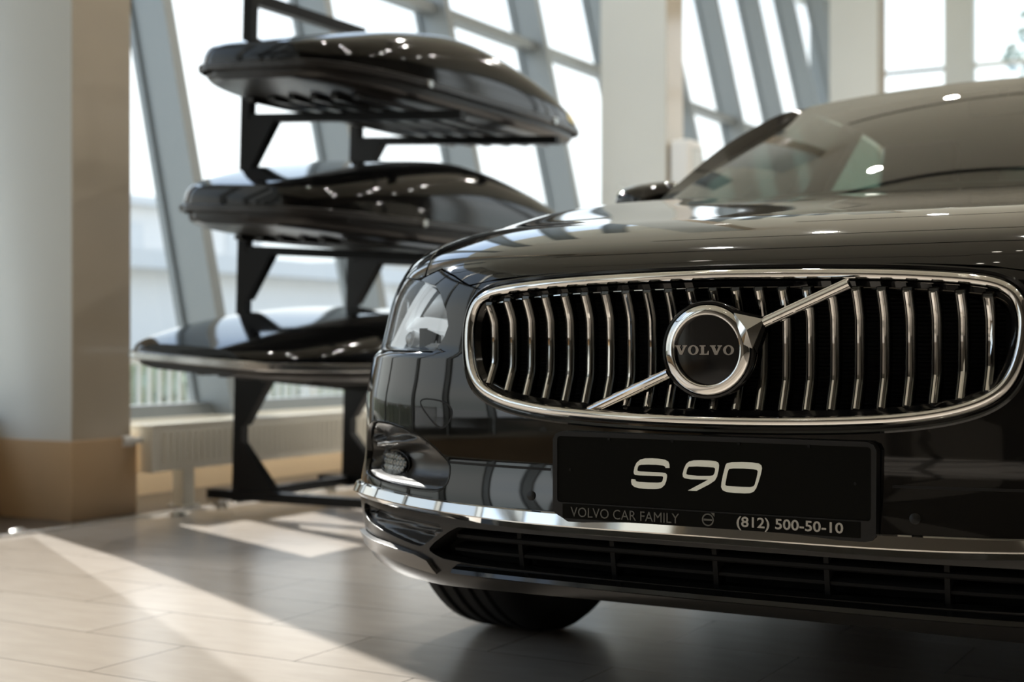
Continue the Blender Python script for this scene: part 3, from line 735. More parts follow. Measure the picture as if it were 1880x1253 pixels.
# black channel round the frame, chrome frame, inner wall, thin inner line
X, A, N = fr_d(inset(GO, -.007), .0); sweep('grille_seal', X, (A, N), [(-.004, -.02), (-.004, .002), (0, .0035), (.003, .002), (.0035, -.02)], 'gloss', car)
X, A, N = fr_d(GO, .0)
gf = sweep('grille_frame', X, (A, N), [(0, -.02), (.0, .004), (-.0025, .0095), (-.007, .0135), (-.012, .0140), (-.016, .0115), (-.0185, .006), (-.019, -.004), (-.0185, -.03)], 'chrome', car, ang=50)
lp = inset(GO, .0185); X, A, N = fr_d(lp, .0)
sweep('grille_wall', X, (A, N), [(.0005, .003), (-.0085, -.007), (-.0095, -.06), (.001, -.06)], 'gloss', gf, ang=25)
lp2 = inset(GO, .0232); lp2[:, 1] -= .0035*sst(.66, .75, lp2[:, 1]); X, A, N = fr_d(lp2, .006)
sweep('inner_trim_line', X, (A, N), [(-.0013, 0), (-.0006, .0016), (.0006, .0016), (.0013, 0), (0, -.002)], 'chrome', gf)
gi = patch('grille_backing', lambda u, v: S(u, v, .055), inset(GO, .0215), 'matte', car, step=.03, flange=0)
xs = np.linspace(-.43, .43, 50)
mb = MB()
for z in np.arange(.565, .765, .0062):
    w = .44-.0 if z > .60 else .44-(.60-z)*1.4
    xq = np.linspace(-w, w, 24); a = S(xq, np.full(24, z), .0545); b = S(xq, np.full(24, z+.0022), .051); c = S(xq, np.full(24, z+.0044), .0545)
    mb.add(np.vstack([a, b, c]), [(i, i+1, 24+i+1, 24+i) for i in range(23)]+[(24+i, 24+i+1, 48+i+1, 48+i) for i in range(23)])
mb.build('radiator_mesh', 'matte', gi)
TOPZ = Spl([0, .22, .32, .37, .4135], [.7590, .7560, .7525, .7490, .7425]); BOTZ = Spl([0, .12, .22, .32, .37, .4135], [.5640, .5655, .5690, .5775, .5855, .5985])
YS = lambda x: .034+.55*0+float(S(np.array([x]), np.array([.66]))[0, 1]-S(np.array([0.]), np.array([.66]))[0, 1])*.8
def slat(x):
    zt, zb = float(TOPZ(abs(x))), float(BOTZ(abs(x))); h = zt-zb; y0 = YS(x)
    zz = [zt, zt-.004, zt-h*.13, zt-h*.215, zt-h*.26, zt-h*.5, zt-h*.70, zt-h*.76, zb+h*.13, zb+.004, zb]
    yy = [y0, y0-.001, y0+.010, y0+.0165, y0+.0185, y0+.0205, y0+.0195, y0+.017, y0+.008, y0-.001, y0]
    P = np.array([(x, y, z) for y, z in zip(yy, zz)]); n = len(P); T_ = np.gradient(P, axis=0); T_ /= np.linalg.norm(T_, axis=1, keepdims=True)
    A = np.tile([1., 0, 0], (n, 1)); N = np.cross(T_, A); N *= np.where(N[:, 1:2] > 0, -1, 1)
    base = sweep('grille_slat', P, (A, N), [(-.0078, -.016), (-.0078, .0005), (-.0066, .0022), (-.0058, .0006), (.0058, .0006), (.0066, .0022), (.0078, .0005), (.0078, -.016)], 'satchrome_slat', car, closed=False, ang=20)
    wv = np.ones(n); 
    sweep('slat_bright_face', P[1:-1]+N[1:-1]*.0, (A[1:-1], N[1:-1]), [(-.0040, -.002), (-.0036, .0040), (-.0015, .0062), (.0015, .0062), (.0036, .0040), (.0040, -.002)], 'chrome', base, closed=False, ang=35)
M['satchrome_slat'] = mat('dark_satin_chrome', (.12, .12, .115), .25, 1.0)
for i in range(23): slat((i-11)*.0376)
# --- badge and its diagonal bar
bc = Vector((-.0015, .024, .6615)); ay = Vector((0, -1, 0))
bd = MB().lathe([(.0, -.014), (.074, -.014), (.0775, -.004), (.0775, .006), (.0755, .0090), (.0720, .0092), (.0705, .006)], bc, ay, 96).build('badge', 'gloss', car, ang=40)
def ringpoly(r0, r1): pass
MB().lathe([(.0705, .004), (.0706, .0100), (.0690, .0122), (.0640, .0146), (.0580, .0160), (.0556, .0158), (.0542, .0130), (.0535, .006)], bc, ay, 96).build('chrome_ring', 'chrome', bd, ang=60)
MB().lathe([(0, .0078), (.0300, .0076), (.0535, .0066)], bc, ay, 64).build('badge_disc', 'gloss', bd, ang=60)
# arrow head: three facets rising to a ridge
tip = Vector((.0915, bc.y-.0085, .7085)); pA = Vector((.044, bc.y-.0135, .7185)); pB = Vector((.0735, bc.y-.0135, .6640)); pC = Vector((.0500, bc.y-.0155, .6990)); pD = Vector((.0600, bc.y-.0150, .6700)); rd = Vector((.066, bc.y-.0175, .6925))
v = [tip, pA, rd, pB, pC, pD]; bk = [q+Vector((0, .016, 0)) for q in (tip, pA, pB)]
MB().add([q[:] for q in v]+[q[:] for q in bk], [(0, 2, 1), (0, 3, 2), (1, 2, 4), (2, 5, 4), (2, 3, 5), (0, 1, 7, 6), (3, 0, 6, 8), (1, 4, 5, 3, 8, 7)]).build('badge_arrow', 'chrome', bd, ang=12)
v = [tip+Vector((.0055, .003, .002)), pA+Vector((-.004, .004, .006)), pB+Vector((.006, .004, -.006))]; bk = [q+Vector((0, .016, 0)) for q in v]
MB().add([q[:] for q in v]+[q[:] for q in bk], [(0, 2, 1), (3, 4, 5), (0, 1, 4, 3), (1, 2, 5, 4), (2, 0, 3, 5)]).build('arrow_rim', 'gloss', bd)
def dbar(a, b, ya, yb):
    a = Vector((a[0], ya, a[1])); b = Vector((b[0], yb, b[1])); d = (b-a).normalized(); u = d.cross(Vector((0, -1, 0))).normalized(); nrm = Vector((0, -1, 0))
    prof = [(-.0082, -.010), (-.0082, .0015), (-.0068, .0030), (-.0060, .0025), (-.0045, .0050), (-.0012, .0066), (.0012, .0066), (.0045, .0050), (.0060, .0025), (.0068, .0030), (.0082, .0015), (.0082, -.010)]
    n = 10; P = np.array([(a+(b-a)*q)[:] for q in np.linspace(0, 1, n)])
    return sweep('diagonal_bar', P, (np.tile(u[:], (n, 1)), np.tile(nrm[:], (n, 1))), prof, 'chrome', car, closed=False, ang=22)
dbar((.089, .7035), (.219, .7610), .020, .024); dbar((-.0715, .6245), (-.2125, .5610), .024, .026)
def glyph(name, polys, yf, yb, m, parent):
    mb = MB()
    for o_, hs in polys: mb.prism(ccw(o_), lambda a, b: (a, yf, b), lambda a, b: (a, yb, b), [ccw(h) for h in hs])
    return mb.build(name, m, parent, ang=30)
# slab-serif lettering on the badge disc (unit height)
gV = ([(0, 1), (.62, 1), (.62, .88), (.50, .88), (.72, .36), (.93, .88), (.80, .88), (.80, 1), (1.30, 1), (1.30, .88), (1.18, .88), (.78, 0), (.50, 0), (.12, .88), (0, .88)], [])
ell = lambda cx, cy, a, b, n=28: [(cx+a*math.cos(2*math.pi*i/n), cy+b*math.sin(2*math.pi*i/n)) for i in range(n)]
gO = (ell(.58, .5, .58, .52), [ell(.58, .5, .27, .40)])
gL = ([(0, 1), (.66, 1), (.66, .88), (.50, .88), (.50, .13), (.78, .13), (.90, .42), (1.02, .42), (1.00, 0), (0, 0), (0, .12), (.16, .12), (.16, .88), (0, .88)], [])
xo = 0; PL = []
for g, w in ((gV, 1.30), (gO, 1.16), (gL, 1.02), (gV, 1.30), (gO, 1.16)):
    PL.append(([(xo+a, b) for a, b in g[0]], [[(xo+a, b) for a, b in h] for h in g[1]])); xo += w+.10
xo -= .10; hgt = .0148; kx = .098/xo
PL = [([(-.0555+a*kx, .6540+b*hgt) for a, b in o_], [[(-.0555+a*kx, .6540+b*hgt) for a, b in h] for h in hs]) for o_, hs in PL]
glyph('badge_lettering', PL, bc.y-.0092, bc.y-.0060, 'chrome', bd)
# --- show plate
def rr(x0, x1, z0, z1, r, n=6):
    o = []
    for cx, cz, a0 in ((x1-r, z1-r, 0), (x0+r, z1-r, 90), (x0+r, z0+r, 180), (x1-r, z0+r, 270)):
        for i in range(n+1): a = R(a0+90*i/n); o.append((cx+r*math.cos(a), cz+r*math.sin(a)))
    return o
PF = ccw([(-.2667, .400), (-.263, .3945), (-.256, .3905), (-.2505, .3880), (-.2420, .3830), (-.2385, .3815), (.2500, .3815), (.2600, .3845), (.2655, .3920)]+[(.2665, .515), (.262, .524), (.252, .528), (-.252, .528), (-.262, .524), (-.2667, .515)])
np_ = MB().prism(PF, lambda a, b: (a, .004, b), lambda a, b: (a, .022, b)).build('number_plate', 'satin', car, ang=25)
MB().prism(PF, lambda a, b: (a, .0015, b), lambda a, b: (a, .0045, b), [rr(-.2585, .2585, .4125, .5205, .006)]).build('plate_frame', 'satin', np_, ang=25)
MB().prism(rr(-.2585, .2585, .4125, .5205, .006), lambda a, b: (a, .0028, b), lambda a, b: (a, .0042, b)).build('plate_panel', 'plate', np_, ang=25)
MB().prism(rr(-.2480, .2430, .3870, .4105, .001), lambda a, b: (a, .0004, b), lambda a, b: (a, .003, b)).build('dealer_strip', 'plate', np_, ang=25)
for x in (-.165, -.055, .055, .165): MB().box(x-.002, x+.002, .0010, .004, .5165, .5215).build('plate_clip', 'matte', np_)
for x in (-.235, .235): MB().lathe([(0, -.0012), (.0022, -.001), (.0028, .0005)], (x, .0028, .466), (0, 1, 0), 12).build('plate_screw', 'matte', np_)
gS = [(-0.0661, 0.4762), (-0.0597, 0.4765), (-0.0597, 0.4819), (-0.0619, 0.4866), (-0.0675, 0.4891), (-0.0779, 0.4903), (-0.0899, 0.4905), (-0.1019, 0.4898), (-0.1101, 0.4874), (-0.1162, 0.4823), (-0.1197, 0.4753), (-0.1212, 0.4676), (-0.1207, 0.4645), (-0.1185, 0.4629), (-0.1124, 0.4626), (-0.0735, 0.463), (-0.0708, 0.4626), (-0.0702, 0.4607), (-0.0712, 0.4562), (-0.0735, 0.4533), (-0.0794, 0.4524), (-0.0958, 0.4519), (-0.1124, 0.4522), (-0.1172, 0.4529), (-0.1188, 0.4557), (-0.1251, 0.456), (-0.1256, 0.4515), (-0.1245, 0.4474), (-0.1207, 0.4442), (-0.1124, 0.4421), (-0.0973, 0.4419), (-0.0824, 0.4425), (-0.0742, 0.444), (-0.0683, 0.4488), (-0.0653, 0.4551), (-0.0638, 0.4627), (-0.0643, 0.4661), (-0.0668, 0.468), (-0.072, 0.4687), (-0.1109, 0.4688), (-0.1142, 0.4693), (-0.1151, 0.4706), (-0.1142, 0.4755), (-0.1124, 0.4783), (-0.1079, 0.4796), (-0.0958, 0.4804), (-0.0809, 0.4805), (-0.0698, 0.4797), (-0.0672, 0.4786)]
gN = [(-0.0286, 0.4427), (-0.0141, 0.4429), (0.0067, 0.4539), (0.016, 0.4603), (0.0196, 0.4665), (0.0221, 0.476), (0.023, 0.4841), (0.0217, 0.488), (0.0174, 0.4902), (0.0082, 0.4909), (-0.0076, 0.4907), (-0.0192, 0.49), (-0.0265, 0.488), (-0.0315, 0.4838), (-0.0352, 0.4762), (-0.0374, 0.468), (-0.0369, 0.4639), (-0.0337, 0.4616), (-0.0235, 0.4605), (-0.0062, 0.4608), (0.0053, 0.4613), (-0.0048, 0.4557)]
gNh = [(-0.0272, 0.4799), (-0.0134, 0.4809), (0.0039, 0.4808), (0.0139, 0.4805), (0.0163, 0.4795), (0.0167, 0.4771), (0.0156, 0.4717), (0.0132, 0.4682), (0.0082, 0.4672), (-0.0134, 0.4663), (-0.0279, 0.467), (-0.0311, 0.468), (-0.0313, 0.4699), (-0.0297, 0.4764)]
gO0 = [(0.0359, 0.4879), (0.0437, 0.4897), (0.0605, 0.4907), (0.0772, 0.4907), (0.0869, 0.4897), (0.091, 0.4869), (0.0921, 0.4824), (0.0903, 0.4737), (0.0862, 0.4604), (0.0827, 0.4516), (0.0786, 0.4462), (0.073, 0.4439), (0.0647, 0.4431), (0.0479, 0.443), (0.0352, 0.4437), (0.0288, 0.4463), (0.0264, 0.4508), (0.027, 0.4575), (0.0295, 0.4697), (0.0324, 0.4805), (0.0338, 0.4852)]
gO0h = [(0.0394, 0.4792), (0.0465, 0.4804), (0.0619, 0.4809), (0.0786, 0.4805), (0.0841, 0.4798), (0.0855, 0.4775), (0.0841, 0.4695), (0.0807, 0.4575), (0.0786, 0.4545), (0.073, 0.4531), (0.0605, 0.4528), (0.0437, 0.4527), (0.0352, 0.4531), (0.0331, 0.4545), (0.0335, 0.4578), (0.0359, 0.4699), (0.0377, 0.4767)]

MB().prism(ccw(gS), lambda a, b: (a, .0018, b), lambda a, b: (a, .0030, b)).prism(ccw(gN), lambda a, b: (a, .0018, b), lambda a, b: (a, .0030, b), [ccw(gNh)]).prism(ccw(gO0), lambda a, b: (a, .0018, b), lambda a, b: (a, .0030, b), [ccw(gO0h)]).build('model_lettering', 'letter', np_, ang=30)
def text(name, body, x0, x1, z0, h, m, parent, y=-.0001, bold=.0):
    fc = bpy.data.curves.new(name, 'FONT'); fc.body = body; fc.size = 1; fc.extrude = .02; fc.offset = bold; fc.resolution_u = 3
    ob = bpy.data.objects.new(name, fc); COL.objects.link(ob)
    dg = bpy.context.evaluated_depsgraph_get(); me = bpy.data.meshes.new_from_object(ob.evaluated_get(dg)); bpy.data.objects.remove(ob); bpy.data.curves.remove(fc)
    co = np.array([v.co[:] for v in me.vertices]); lo, hi = co.min(0), co.max(0)
    hz = hi[1]-lo[1] if '(' not in body else None
    for v in me.vertices:
        a = (v.co.x-lo[0])/(hi[0]-lo[0]); 
        b = (v.co.y-(0 if hz is None else lo[1]))/(.73 if hz is None else hz)
        v.co = (x0+a*(x1-x0), y-.0006*(v.co.z/.02), z0+b*h)
    me.name = name; o = bpy.data.objects.new(name, me); COL.objects.link(o); me.materials.append(M[m]); o.parent = parent
    return o
text('dealer_lettering', 'VOLVO CAR FAMILY', -.2325, -.0425, .3905, .0155, 'dimfoil', np_, bold=-.004)
text('phone_lettering', '(812) 500-50-10', .0525, .2180, .3925, .0160, 'foil', np_, bold=.018)
mb = MB().lathe([(.0078, -.0004), (.0098, -.0004), (.0098, .001), (.0078, .001)], (.0055, .0, .3995), (0, 1, 0), 32, True)
mb.add([(.0105, -.0006, .4105), (.0165, -.0006, .4105), (.0165, -.0006, .4045), (.0105, .0008, .4105), (.0165, .0008, .4105), (.0165, .0008, .4045)], [(0, 1, 2), (0, 3, 4, 1), (1, 4, 5, 2), (2, 5, 3, 0)]).box(-.0015, .0125, -.0006, .0006, .3982, .4010)
mb.build('strip_emblem', 'dimfoil', np_)
# --- headlamps
def lampset(sg):
    hl = patch('headlight', lambda u, v: S(sg*u, v, .105), inset(ccw(LENS), .004), 'lampgrey', car, step=.02, flange=0, flip=(sg < 0))
    o = ccw(dense(LENS, .01)); a = S(sg*o[:, 0], o[:, 1], .003); o2 = inset(o, .006); b = S(sg*o2[:, 0], o2[:, 1], .108); n = len(o)
    mk('housing_wall', np.vstack([a, b]), [(i, n+i, n+(i+1) % n, (i+1) % n) for i in range(n)], 'lampgrey', hl, ang=40)
    LZ = [np.asarray(p) for p in LENS]
    # upper bright reflector bowl
    UP = [(.552, .715), (.70, .724), (.735, .782), (.69, .784), (.612, .773), (.582, .757)]
    patch('upper_reflector', lambda u, v: S(sg*u, v, .030+.75*(v-.715)-.6*(u-.65)**2), ccw(UP), 'silver', hl, step=.008, flange=.01, flip=(sg < 0))
    # light guide: a T on its side
    def gd(poly, d0, nm, m='drl', sl_=1):
        patch(nm, lambda u, v: S(sg*u, v, d0+.45*(v-poly[0][1])*sl_), ccw(poly), m, hl, step=.01, flange=.02, flip=(sg < 0))
    gd([(.545, .692), (.545, .7125), (.66, .7205), (.77, .722), (.77, .699), (.66, .699)], .024, 'light_guide_stem')
    gd([(.842, .668), (.800, .667), (.700, .782), (.727, .787)], .016, 'light_guide_crossbar', 'drl', .25)
    # projector and finned bezel below
    LO = [(.548, .688), (.66, .695), (.77, .695), (.79, .668), (.70, .664), (.58, .664), (.556, .675)]
    patch('lower_bezel', lambda u, v: S(sg*u, v, .058), ccw(LO), 'gloss', hl, step=.01, flange=.01, flip=(sg < 0))
    for q in range(5):
        s0 = .578+.024*q
        patch('bezel_fin', lambda u, v: S(sg*u, v, .040), ccw([(s0, .672), (s0+.006, .672), (s0+.011, .692), (s0+.005, .692)]), 'silver', hl, step=None, flange=.02, flip=(sg < 0))
    patch('chrome_shelf', lambda u, v: S(sg*u, v, .030+.8*(v-.664)), ccw([(.585, .6650), (.60, .6720), (.68, .6730), (.70, .6665)]), 'silver', hl, step=None, flange=.02, flip=(sg < 0))
    c = S(np.array([sg*.725]), np.array([.681]), .030)[0]; nn_ = fnormals(S, np.array([[sg*.725, .681]]))[0]
    MB().lathe([(0, .010), (.006, .0095), (.0115, .006), (.0145, 0), (.0165, 0), (.0165, -.03)], c, nn_, 32).build('projector_lens', 'silver', hl, ang=30)
    # outer clear section
    OUT = [(.86, .668), (.95, .672), (1.02, .69), (1.05, .722), (1.02, .758), (.95, .78), (.86, .788), (.76, .786)]
    patch('side_reflector', lambda u, v: S(sg*u, v, .045), ccw(OUT), 'lampgrey', hl, step=.014, flange=.01, flip=(sg < 0))
    patch('lamp_cover', lambda u, v: S(sg*u, v, .0), ccw(LENS), 'lens', hl, step=.010, edge=.008, flange=.006, flip=(sg < 0))
lampset(1); lampset(-1)
# --- wheels
def wheel(x, y, steer=0):
    r = .345; w = .122; t = Matrix.Translation((x, y, r))@Matrix.Rotation(R(steer), 4, 'Z'); sg = 1 if x > 0 else -1
    def put(mb): mb.v = [(t@Vector(p))[:] for p in mb.v]; return mb
    mb = MB().lathe([(.236, -.10), (.236, .085), (.228, .10), (.222, .09), (.215, .02), (.212, -.10)], (0, 0, 0), (sg, 0, 0), 48)
    mb.lathe([(0, .07), (.03, .07), (.035, .06), (.06, .05), (.065, 0)], (0, 0, 0), (sg, 0, 0), 24)
    for k in range(10):
        a = 2*math.pi*k/10; d = Vector((0, math.cos(a), math.sin(a))); mb.beam(d*.045+Vector((sg*.05, 0, 0)), d*.222+Vector((sg*.075, 0, 0)), .034, .028, up=(1, 0, 0))
    rim = put(mb).build('wheel', 'alloy', car, ang=35)
    prof = [(.236, -.10), (.262, -.117), (.300, -w), (.328, -.115), (.3405, -.098)]
    for q in (-.062, -.021, .021, .062): prof += [(.3448, q-.0085), (.337, q-.005), (.337, q+.005), (.3448, q+.0085)]
    prof += [(.3405, .098), (.328, .115), (.300, w), (.262, .117), (.236, .10)]
    put(MB().lathe(prof, (0, 0, 0), (1, 0, 0), 72)).build('tyre', 'tyre', rim, ang=40)
    put(MB().lathe([(.09, -.03), (.165, -.03), (.165, -.005), (.09, -.005)], (0, 0, 0), (sg, 0, 0), 40, True)).build('brake_disc', 'steel', rim, ang=30)
for x in (-.815, .815):
    wheel(x, .905, -4); wheel(x, 3.846)
# --- underside, arch liners, cabin floor
mb = MB().box(-.62, .62, .34, 4.72, .19, .30).box(-.62, .62, .14, 1.25, .30, .70).box(-.58, .58, .10, .34, .262, .33).box(-.86, .86, 1.32, 3.42, .20, .36)
mb.box(-.88, .88, .50, .56, .30, .62).box(-.62, .62, 4.2, 4.72, .3, .8)
mb.build('underbody', 'matte', car)
mb = MB()
for y in (.905, 3.846):
    for sg in (-1, 1):
        a_ = np.linspace(R(-8), R(188), 24); P = [(sg*x, y+.402*math.cos(a), .345+.402*math.sin(a)) for x in (.60, .905) for a in a_]
        mb.add(P, [(i, i+1, 24+i+1, 24+i) for i in range(23)]+[tuple(range(24))])
mb.build('arch_liner', 'matte', car)
# --- body sides, tail
_zl = np.linspace(.25, Z0, 40); _xl = S(np.full(40, sE), _zl)[:, 0]
_sh = np.linspace(sE, 1.0, 40); _ph = np.array([HS(np.array([q_]), np.array([max(0, ft(q_))]))[0] for q_ in _sh])
_fz = np.r_[_zl, _ph[1:, 2]]; _fx = np.r_[_xl, _ph[1:, 0]]; _o = np.argsort(_fz)
def side(sg):
    def fn(y, z):
        y = np.asarray(y, float); z = np.asarray(z, float); e_ = sst(4.1, 4.9, y)
        x = .934-2.4*np.clip(z-.90, 0, 1)**2-.25*np.clip(.42-z, 0, 1)-.008*np.exp(-((z-.46)/.05)**2)-.22*e_**2
        x = x+(np.interp(z, _fz[_o], _fx[_o])-x)*(1-sst(1.50, 2.05, y))
        return np.stack([sg*x, y, z], -1)
    return fn
ra = [(3.846+.392*math.cos(R(a)), .345+.392*math.sin(R(a))) for a in np.linspace(-10, 190, 30)]
SP = [(1.503, .262), (1.503, 1.028), (1.8, 1.030), (2.4, 1.025), (3.2, 1.025), (4.0, 1.03), (4.6, 1.025), (4.90, .98), (4.93, .60), (4.88, .40), (4.30, .30)]+ra+[(3.40, .262)]
for sg in (1, -1): patch('side_panel', side(sg), ccw(SP), 'paint', car, step=.06, edge=.04, flange=.02, flip=(sg < 0))
sidefn = side(1)
def rear(u, z):
    xw = sidefn(np.full_like(z, 4.92), z)[..., 0]; a = np.asarray(u); return np.stack([a*xw, 4.955-.055*a**4*1.2+.02*0*z, z], -1)
patch('tail_panel', lambda u, z: rear(u, np.asarray(z, float)), ccw([(-.99, .40), (-.99, .98), (-.5, 1.03), (.5, 1.03), (.99, .98), (.99, .40), (.6, .30), (-.6, .30)]), 'paint', car, step=.05, edge=.04, flange=.02, flip=True)
for sg in (1, -1): MB().prism([(sg*.42, .76), (sg*.725, .76), (sg*.725, .97), (sg*.655, .97), (sg*.655, .84), (sg*.42, .84)], lambda a, b: (a, 4.962-.066*(abs(a)/.735)**4, b), lambda a, b: (a, 4.87, b)).build('tail_light', mat('red_tail_lens', (.25, .01, .01), .1), car)
def deck(u, v):
    xw = .86-.06*v; return np.stack([np.asarray(u)*xw, 4.20+.74*v, 1.085-.055*v-.05*np.asarray(u)**2], -1)
patch('boot_lid', deck, [(-1, 0), (1, 0), (1, 1), (-1, 1)], 'paint', car, step=.05, edge=.04, flange=.02)
# --- glasshouse
def wind(a, b):
    a = np.asarray(a, float); b = np.asarray(b, float)
    p0 = np.stack([.765*a, 1.31+.26*a*a, 1.030+.022*a*a], -1); p1 = np.stack([.590*a, 2.27+.075*a*a, 1.448-.020*a*a], -1)
    p = p0+(p1-p0)*b[..., None]; q = 4*b*(1-b)*(1-a*a*.7); p[..., 2] += .030*q; p[..., 1] -= .012*q; return p
sq = [(-1, -.04), (1, -.04), (1, 1), (-1, 1)]
patch('windscreen', wind, sq, 'wglass', car, step=.03, edge=.03, flange=0)
MB().box(-.62, .62, 1.24, 1.36, .985, 1.015).build('cowl_panel', 'matte', car)
def roof(a, b):
    a = np.asarray(a, float); b = np.asarray(b, float); w = .592-.03*b
    ax = np.abs(a); y0 = 2.272+.075*a*a; y1 = 3.72-.10*a*a; y = y0+(y1-y0)*b
    z = 1.449-.021*a*a+.038*np.sin(np.clip(b*2.2, 0, 1)*math.pi*.5)-.02*a*a*np.clip(b*4, 0, 1)-.105*b**2.2-.02*np.clip(ax-.85, 0, 1)
    return np.stack([w*a, y, z], -1)
patch('roof', roof, [(-1.0, 0), (1.0, 0), (1.0, 1), (-1.0, 1)], 'paint', car, step=.03, edge=.03, flange=.02)
def rwin(a, b):
    a = np.asarray(a, float); b = np.asarray(b, float)
    p0 = roof(a, np.ones_like(a)); p1 = np.stack([.70*a, 4.26-.16*a*a, 1.085-.03*a*a], -1); p = p0+(p1-p0)*b[..., None]; p[..., 2] += .03*4*b*(1-b); return p
patch('rear_window', rwin, [(-1, 0), (1, 0), (1, 1), (-1, 1)], 'sglass', car, step=.04, edge=.04, flange=0)
PO = Spl([0, .2, .4, .6, .8, 1.0], [(.84, 1.47, .965), (.803, 1.655, 1.083), (.742, 1.90, 1.236), (.690, 2.06, 1.322), (.640, 2.205, 1.388), (.600, 2.36, 1.424)])
RAIL = Spl([0, .25, .5, .75, 1.0], [(.600, 2.36, 1.424), (.608, 2.75, 1.440), (.600, 3.2, 1.425), (.588, 3.55, 1.372), (.60, 3.80, 1.30)])
def strip3(name, outer, inner, th, m, sg):
    n = len(outer); O = np.array(outer)*[sg, 1, 1]; I = np.array(inner)*[sg, 1, 1]; d = np.array([-sg*th*.5, th*.4, -th*.6])
    v = np.vstack([O, I, I+d, O+d]); f = []
    for i in range(n-1):
        for k in range(4): f.append((k*n+i, k*n+i+1, ((k+1) % 4)*n+i+1, ((k+1) % 4)*n+i))
    f += [(0, n, 2*n, 3*n), (n-1, 2*n-1, 3*n-1, 4*n-1)]
    mb = MB().add(v, f); return mb.build(name, m, car, ang=40)
q = np.linspace(0, 1, 24)
for sg in (1, -1):
    wi = wind(np.full(24, 1.0), np.linspace(-.05, 1.0, 24)); strip3('windscreen_pillar', PO(q), wi, .03, 'gloss', sg)
    ro = roof(np.full(24, 1.0), q); strip3('roof_rail', RAIL(q), ro+[-.0, 0, -.004], .035, 'paint', sg)
    # quarter panel behind the rear door
    MB().prism([(3.60, 1.345), (3.80, 1.27), (4.28, 1.075), (4.45, 1.0), (4.05, .99), (3.95, 1.05)], lambda a, b: (sg*(.86-(b-1.0)*.66), a, b), lambda a, b: (sg*(.81-(b-1.0)*.66), a, b)).build('rear_pillar', 'paint', car)
    MB().prism([(2.74, .985), (2.84, .985), (2.83, 1.425), (2.76, 1.425)], lambda a, b: (sg*(.868-(b-1.0)*.60), a, b), lambda a, b: (sg*(.80-(b-1.0)*.60), a, b)).build('door_pillar', 'gloss', car)
    sl_ = lambda a, b: np.stack([sg*(.862-(np.asarray(b)-1.0)*.60), np.asarray(a), np.asarray(b)], -1)
    patch('front_side_window', sl_, [(1.70, .985), (2.75, .985), (2.765, 1.42), (2.36, 1.415), (2.08, 1.315), (1.90, 1.21)], 'fglass', car, step=.05, edge=.05, flange=0)
    patch('rear_side_window', sl_, [(2.835, .985), (3.98, 1.0), (3.92, 1.06), (3.60, 1.35), (3.2, 1.405), (2.825, 1.42)], 'sglass', car, step=.05, edge=.05, flange=0)
    MB().beam((sg*.875, 1.52, 1.012), (sg*.875, 4.05, 1.018), .075, .02).build('belt_trim', 'gloss', car)
    # door mirror: shell, glass, foot
    bm_ = MB(); cx, cy, cz = sg*.925, 1.85, 1.095; V = []; F2 = []; nu, nv = 20, 12
    for i in range(nu):
        for j in range(nv+1):
            a = 2*math.pi*i/nu; b = -math.pi/2+math.pi*j/nv; ca = math.cos(a); sa = math.sin(a)
            ex = abs(math.cos(b))**.7*math.copysign(abs(ca)**.6, ca); ez = abs(math.cos(b))**.7*math.copysign(abs(sa)**.6, sa); ey = math.sin(b)
            V.append((cx+.100*ex*(1-.1*ey)+sg*.02*ey, cy+(.045 if ey > 0 else .085)*ey+sg*ex*sg*.02, cz+.058*ez*(1-.15*(ex*sg))+.004*ex))
    for i in range(nu):
        for j in range(nv): F2.append((i*(nv+1)+j, ((i+1) % nu)*(nv+1)+j, ((i+1) % nu)*(nv+1)+j+1, i*(nv+1)+j+1))
    dm = bm_.add(V, F2).build('door_mirror', 'paint', car, ang=60)
    MB().beam((sg*.80, 1.82, 1.01), (sg*.90, 1.83, 1.055), .07, .03, up=(0, 0, 1)).build('mirror_foot', 'gloss', dm)
    MB().prism(rr(cx-.095, cx+.095, cz-.05, cz+.05, .03), lambda a, b: (a, cy+.046, b), lambda a, b: (a, cy+.038, b)).build('mirror_glass', 'mirror', dm)
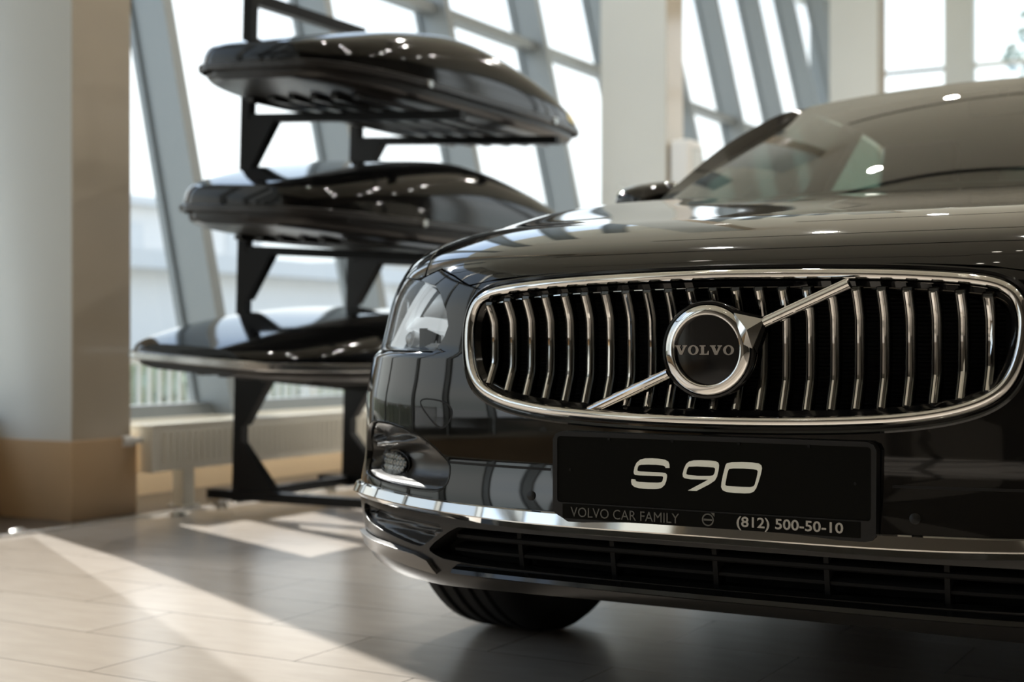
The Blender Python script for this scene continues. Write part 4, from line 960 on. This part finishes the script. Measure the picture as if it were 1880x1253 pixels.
# --- cabin
MB().tube([(-.80, 1.52, .97), (-.4, 1.50, 1.00), (0, 1.50, 1.01), (.4, 1.50, 1.00), (.80, 1.52, .97)], .06, 10).box(-.80, .80, 1.42, 1.85, .70, .96, .03).build('dashboard', 'cabin', car)
MB().tube([(.36+.18*math.cos(a), 2.00+.06*math.sin(a), .95+.165*math.sin(a)) for a in np.linspace(0, 2*math.pi, 33)], .014, 8, False).beam((.36, 1.85, .90), (.36, 2.0, .95), .07, .07).beam((.20, 2.0, .95), (.52, 2.0, .95), .035, .03).build('steering_wheel', 'leather', car)
def seat(x, y, w=.25, hr=True):
    m_ = MB().box(x-w, x+w, y-.25, y+.25, .45, .60, .04); b_ = MB().box(-w, w, -.05, .07, 0, .62, .045)
    ct = Matrix.Translation((x, y+.24, .56))@Matrix.Rotation(R(-20), 4, 'X'); m_.add([(ct@Vector(p))[:] for p in b_.v], b_.f); st = m_.build('seat', 'leather', car)
    h_ = MB().box(-.13, .13, -.05, .05, .66, .84, .04); MB().add([(ct@Vector(p))[:] for p in h_.v], h_.f).tube([(ct@Vector((-.06, 0, .58)))[:], (ct@Vector((-.06, 0, .70)))[:]], .008, 8).tube([(ct@Vector((.06, 0, .58)))[:], (ct@Vector((.06, 0, .70)))[:]], .008, 8).build('headrest', 'leather', st)
seat(-.37, 2.35); seat(.37, 2.35)
for x in (-.42, 0, .42): seat(x, 3.30, .21)
MB().box(-.72, .72, 3.65, 4.20, .95, 1.02).build('parcel_shelf', 'cabin', car)
MB().box(-.10, .10, 2.335, 2.375, 1.355, 1.405, .015).beam((0, 2.36, 1.40), (0, 2.34, 1.435), .02, .02, up=(1, 0, 0)).build('rear_view_mirror', 'cabin', car)
for sg in (1, -1): MB().prism([(1.52, .36), (1.52, .93), (3.9, .97), (3.9, .74), (3.4, .36)], lambda a, b: (sg*.84, a, b), lambda a, b: (sg*.80, a, b)).build('door_card', 'cabin', car)
MB().add([tuple(p) for p in np.vstack([roof(np.linspace(-.96, .96, 9), np.full(9, b_))-[0, 0, .03] for b_ in np.linspace(.03, .97, 8)])], [(j*9+i, j*9+i+1, (j+1)*9+i+1, (j+1)*9+i) for j in range(7) for i in range(8)]).build('headliner', mat('grey_headliner', (.10, .095, .085), .9), car)
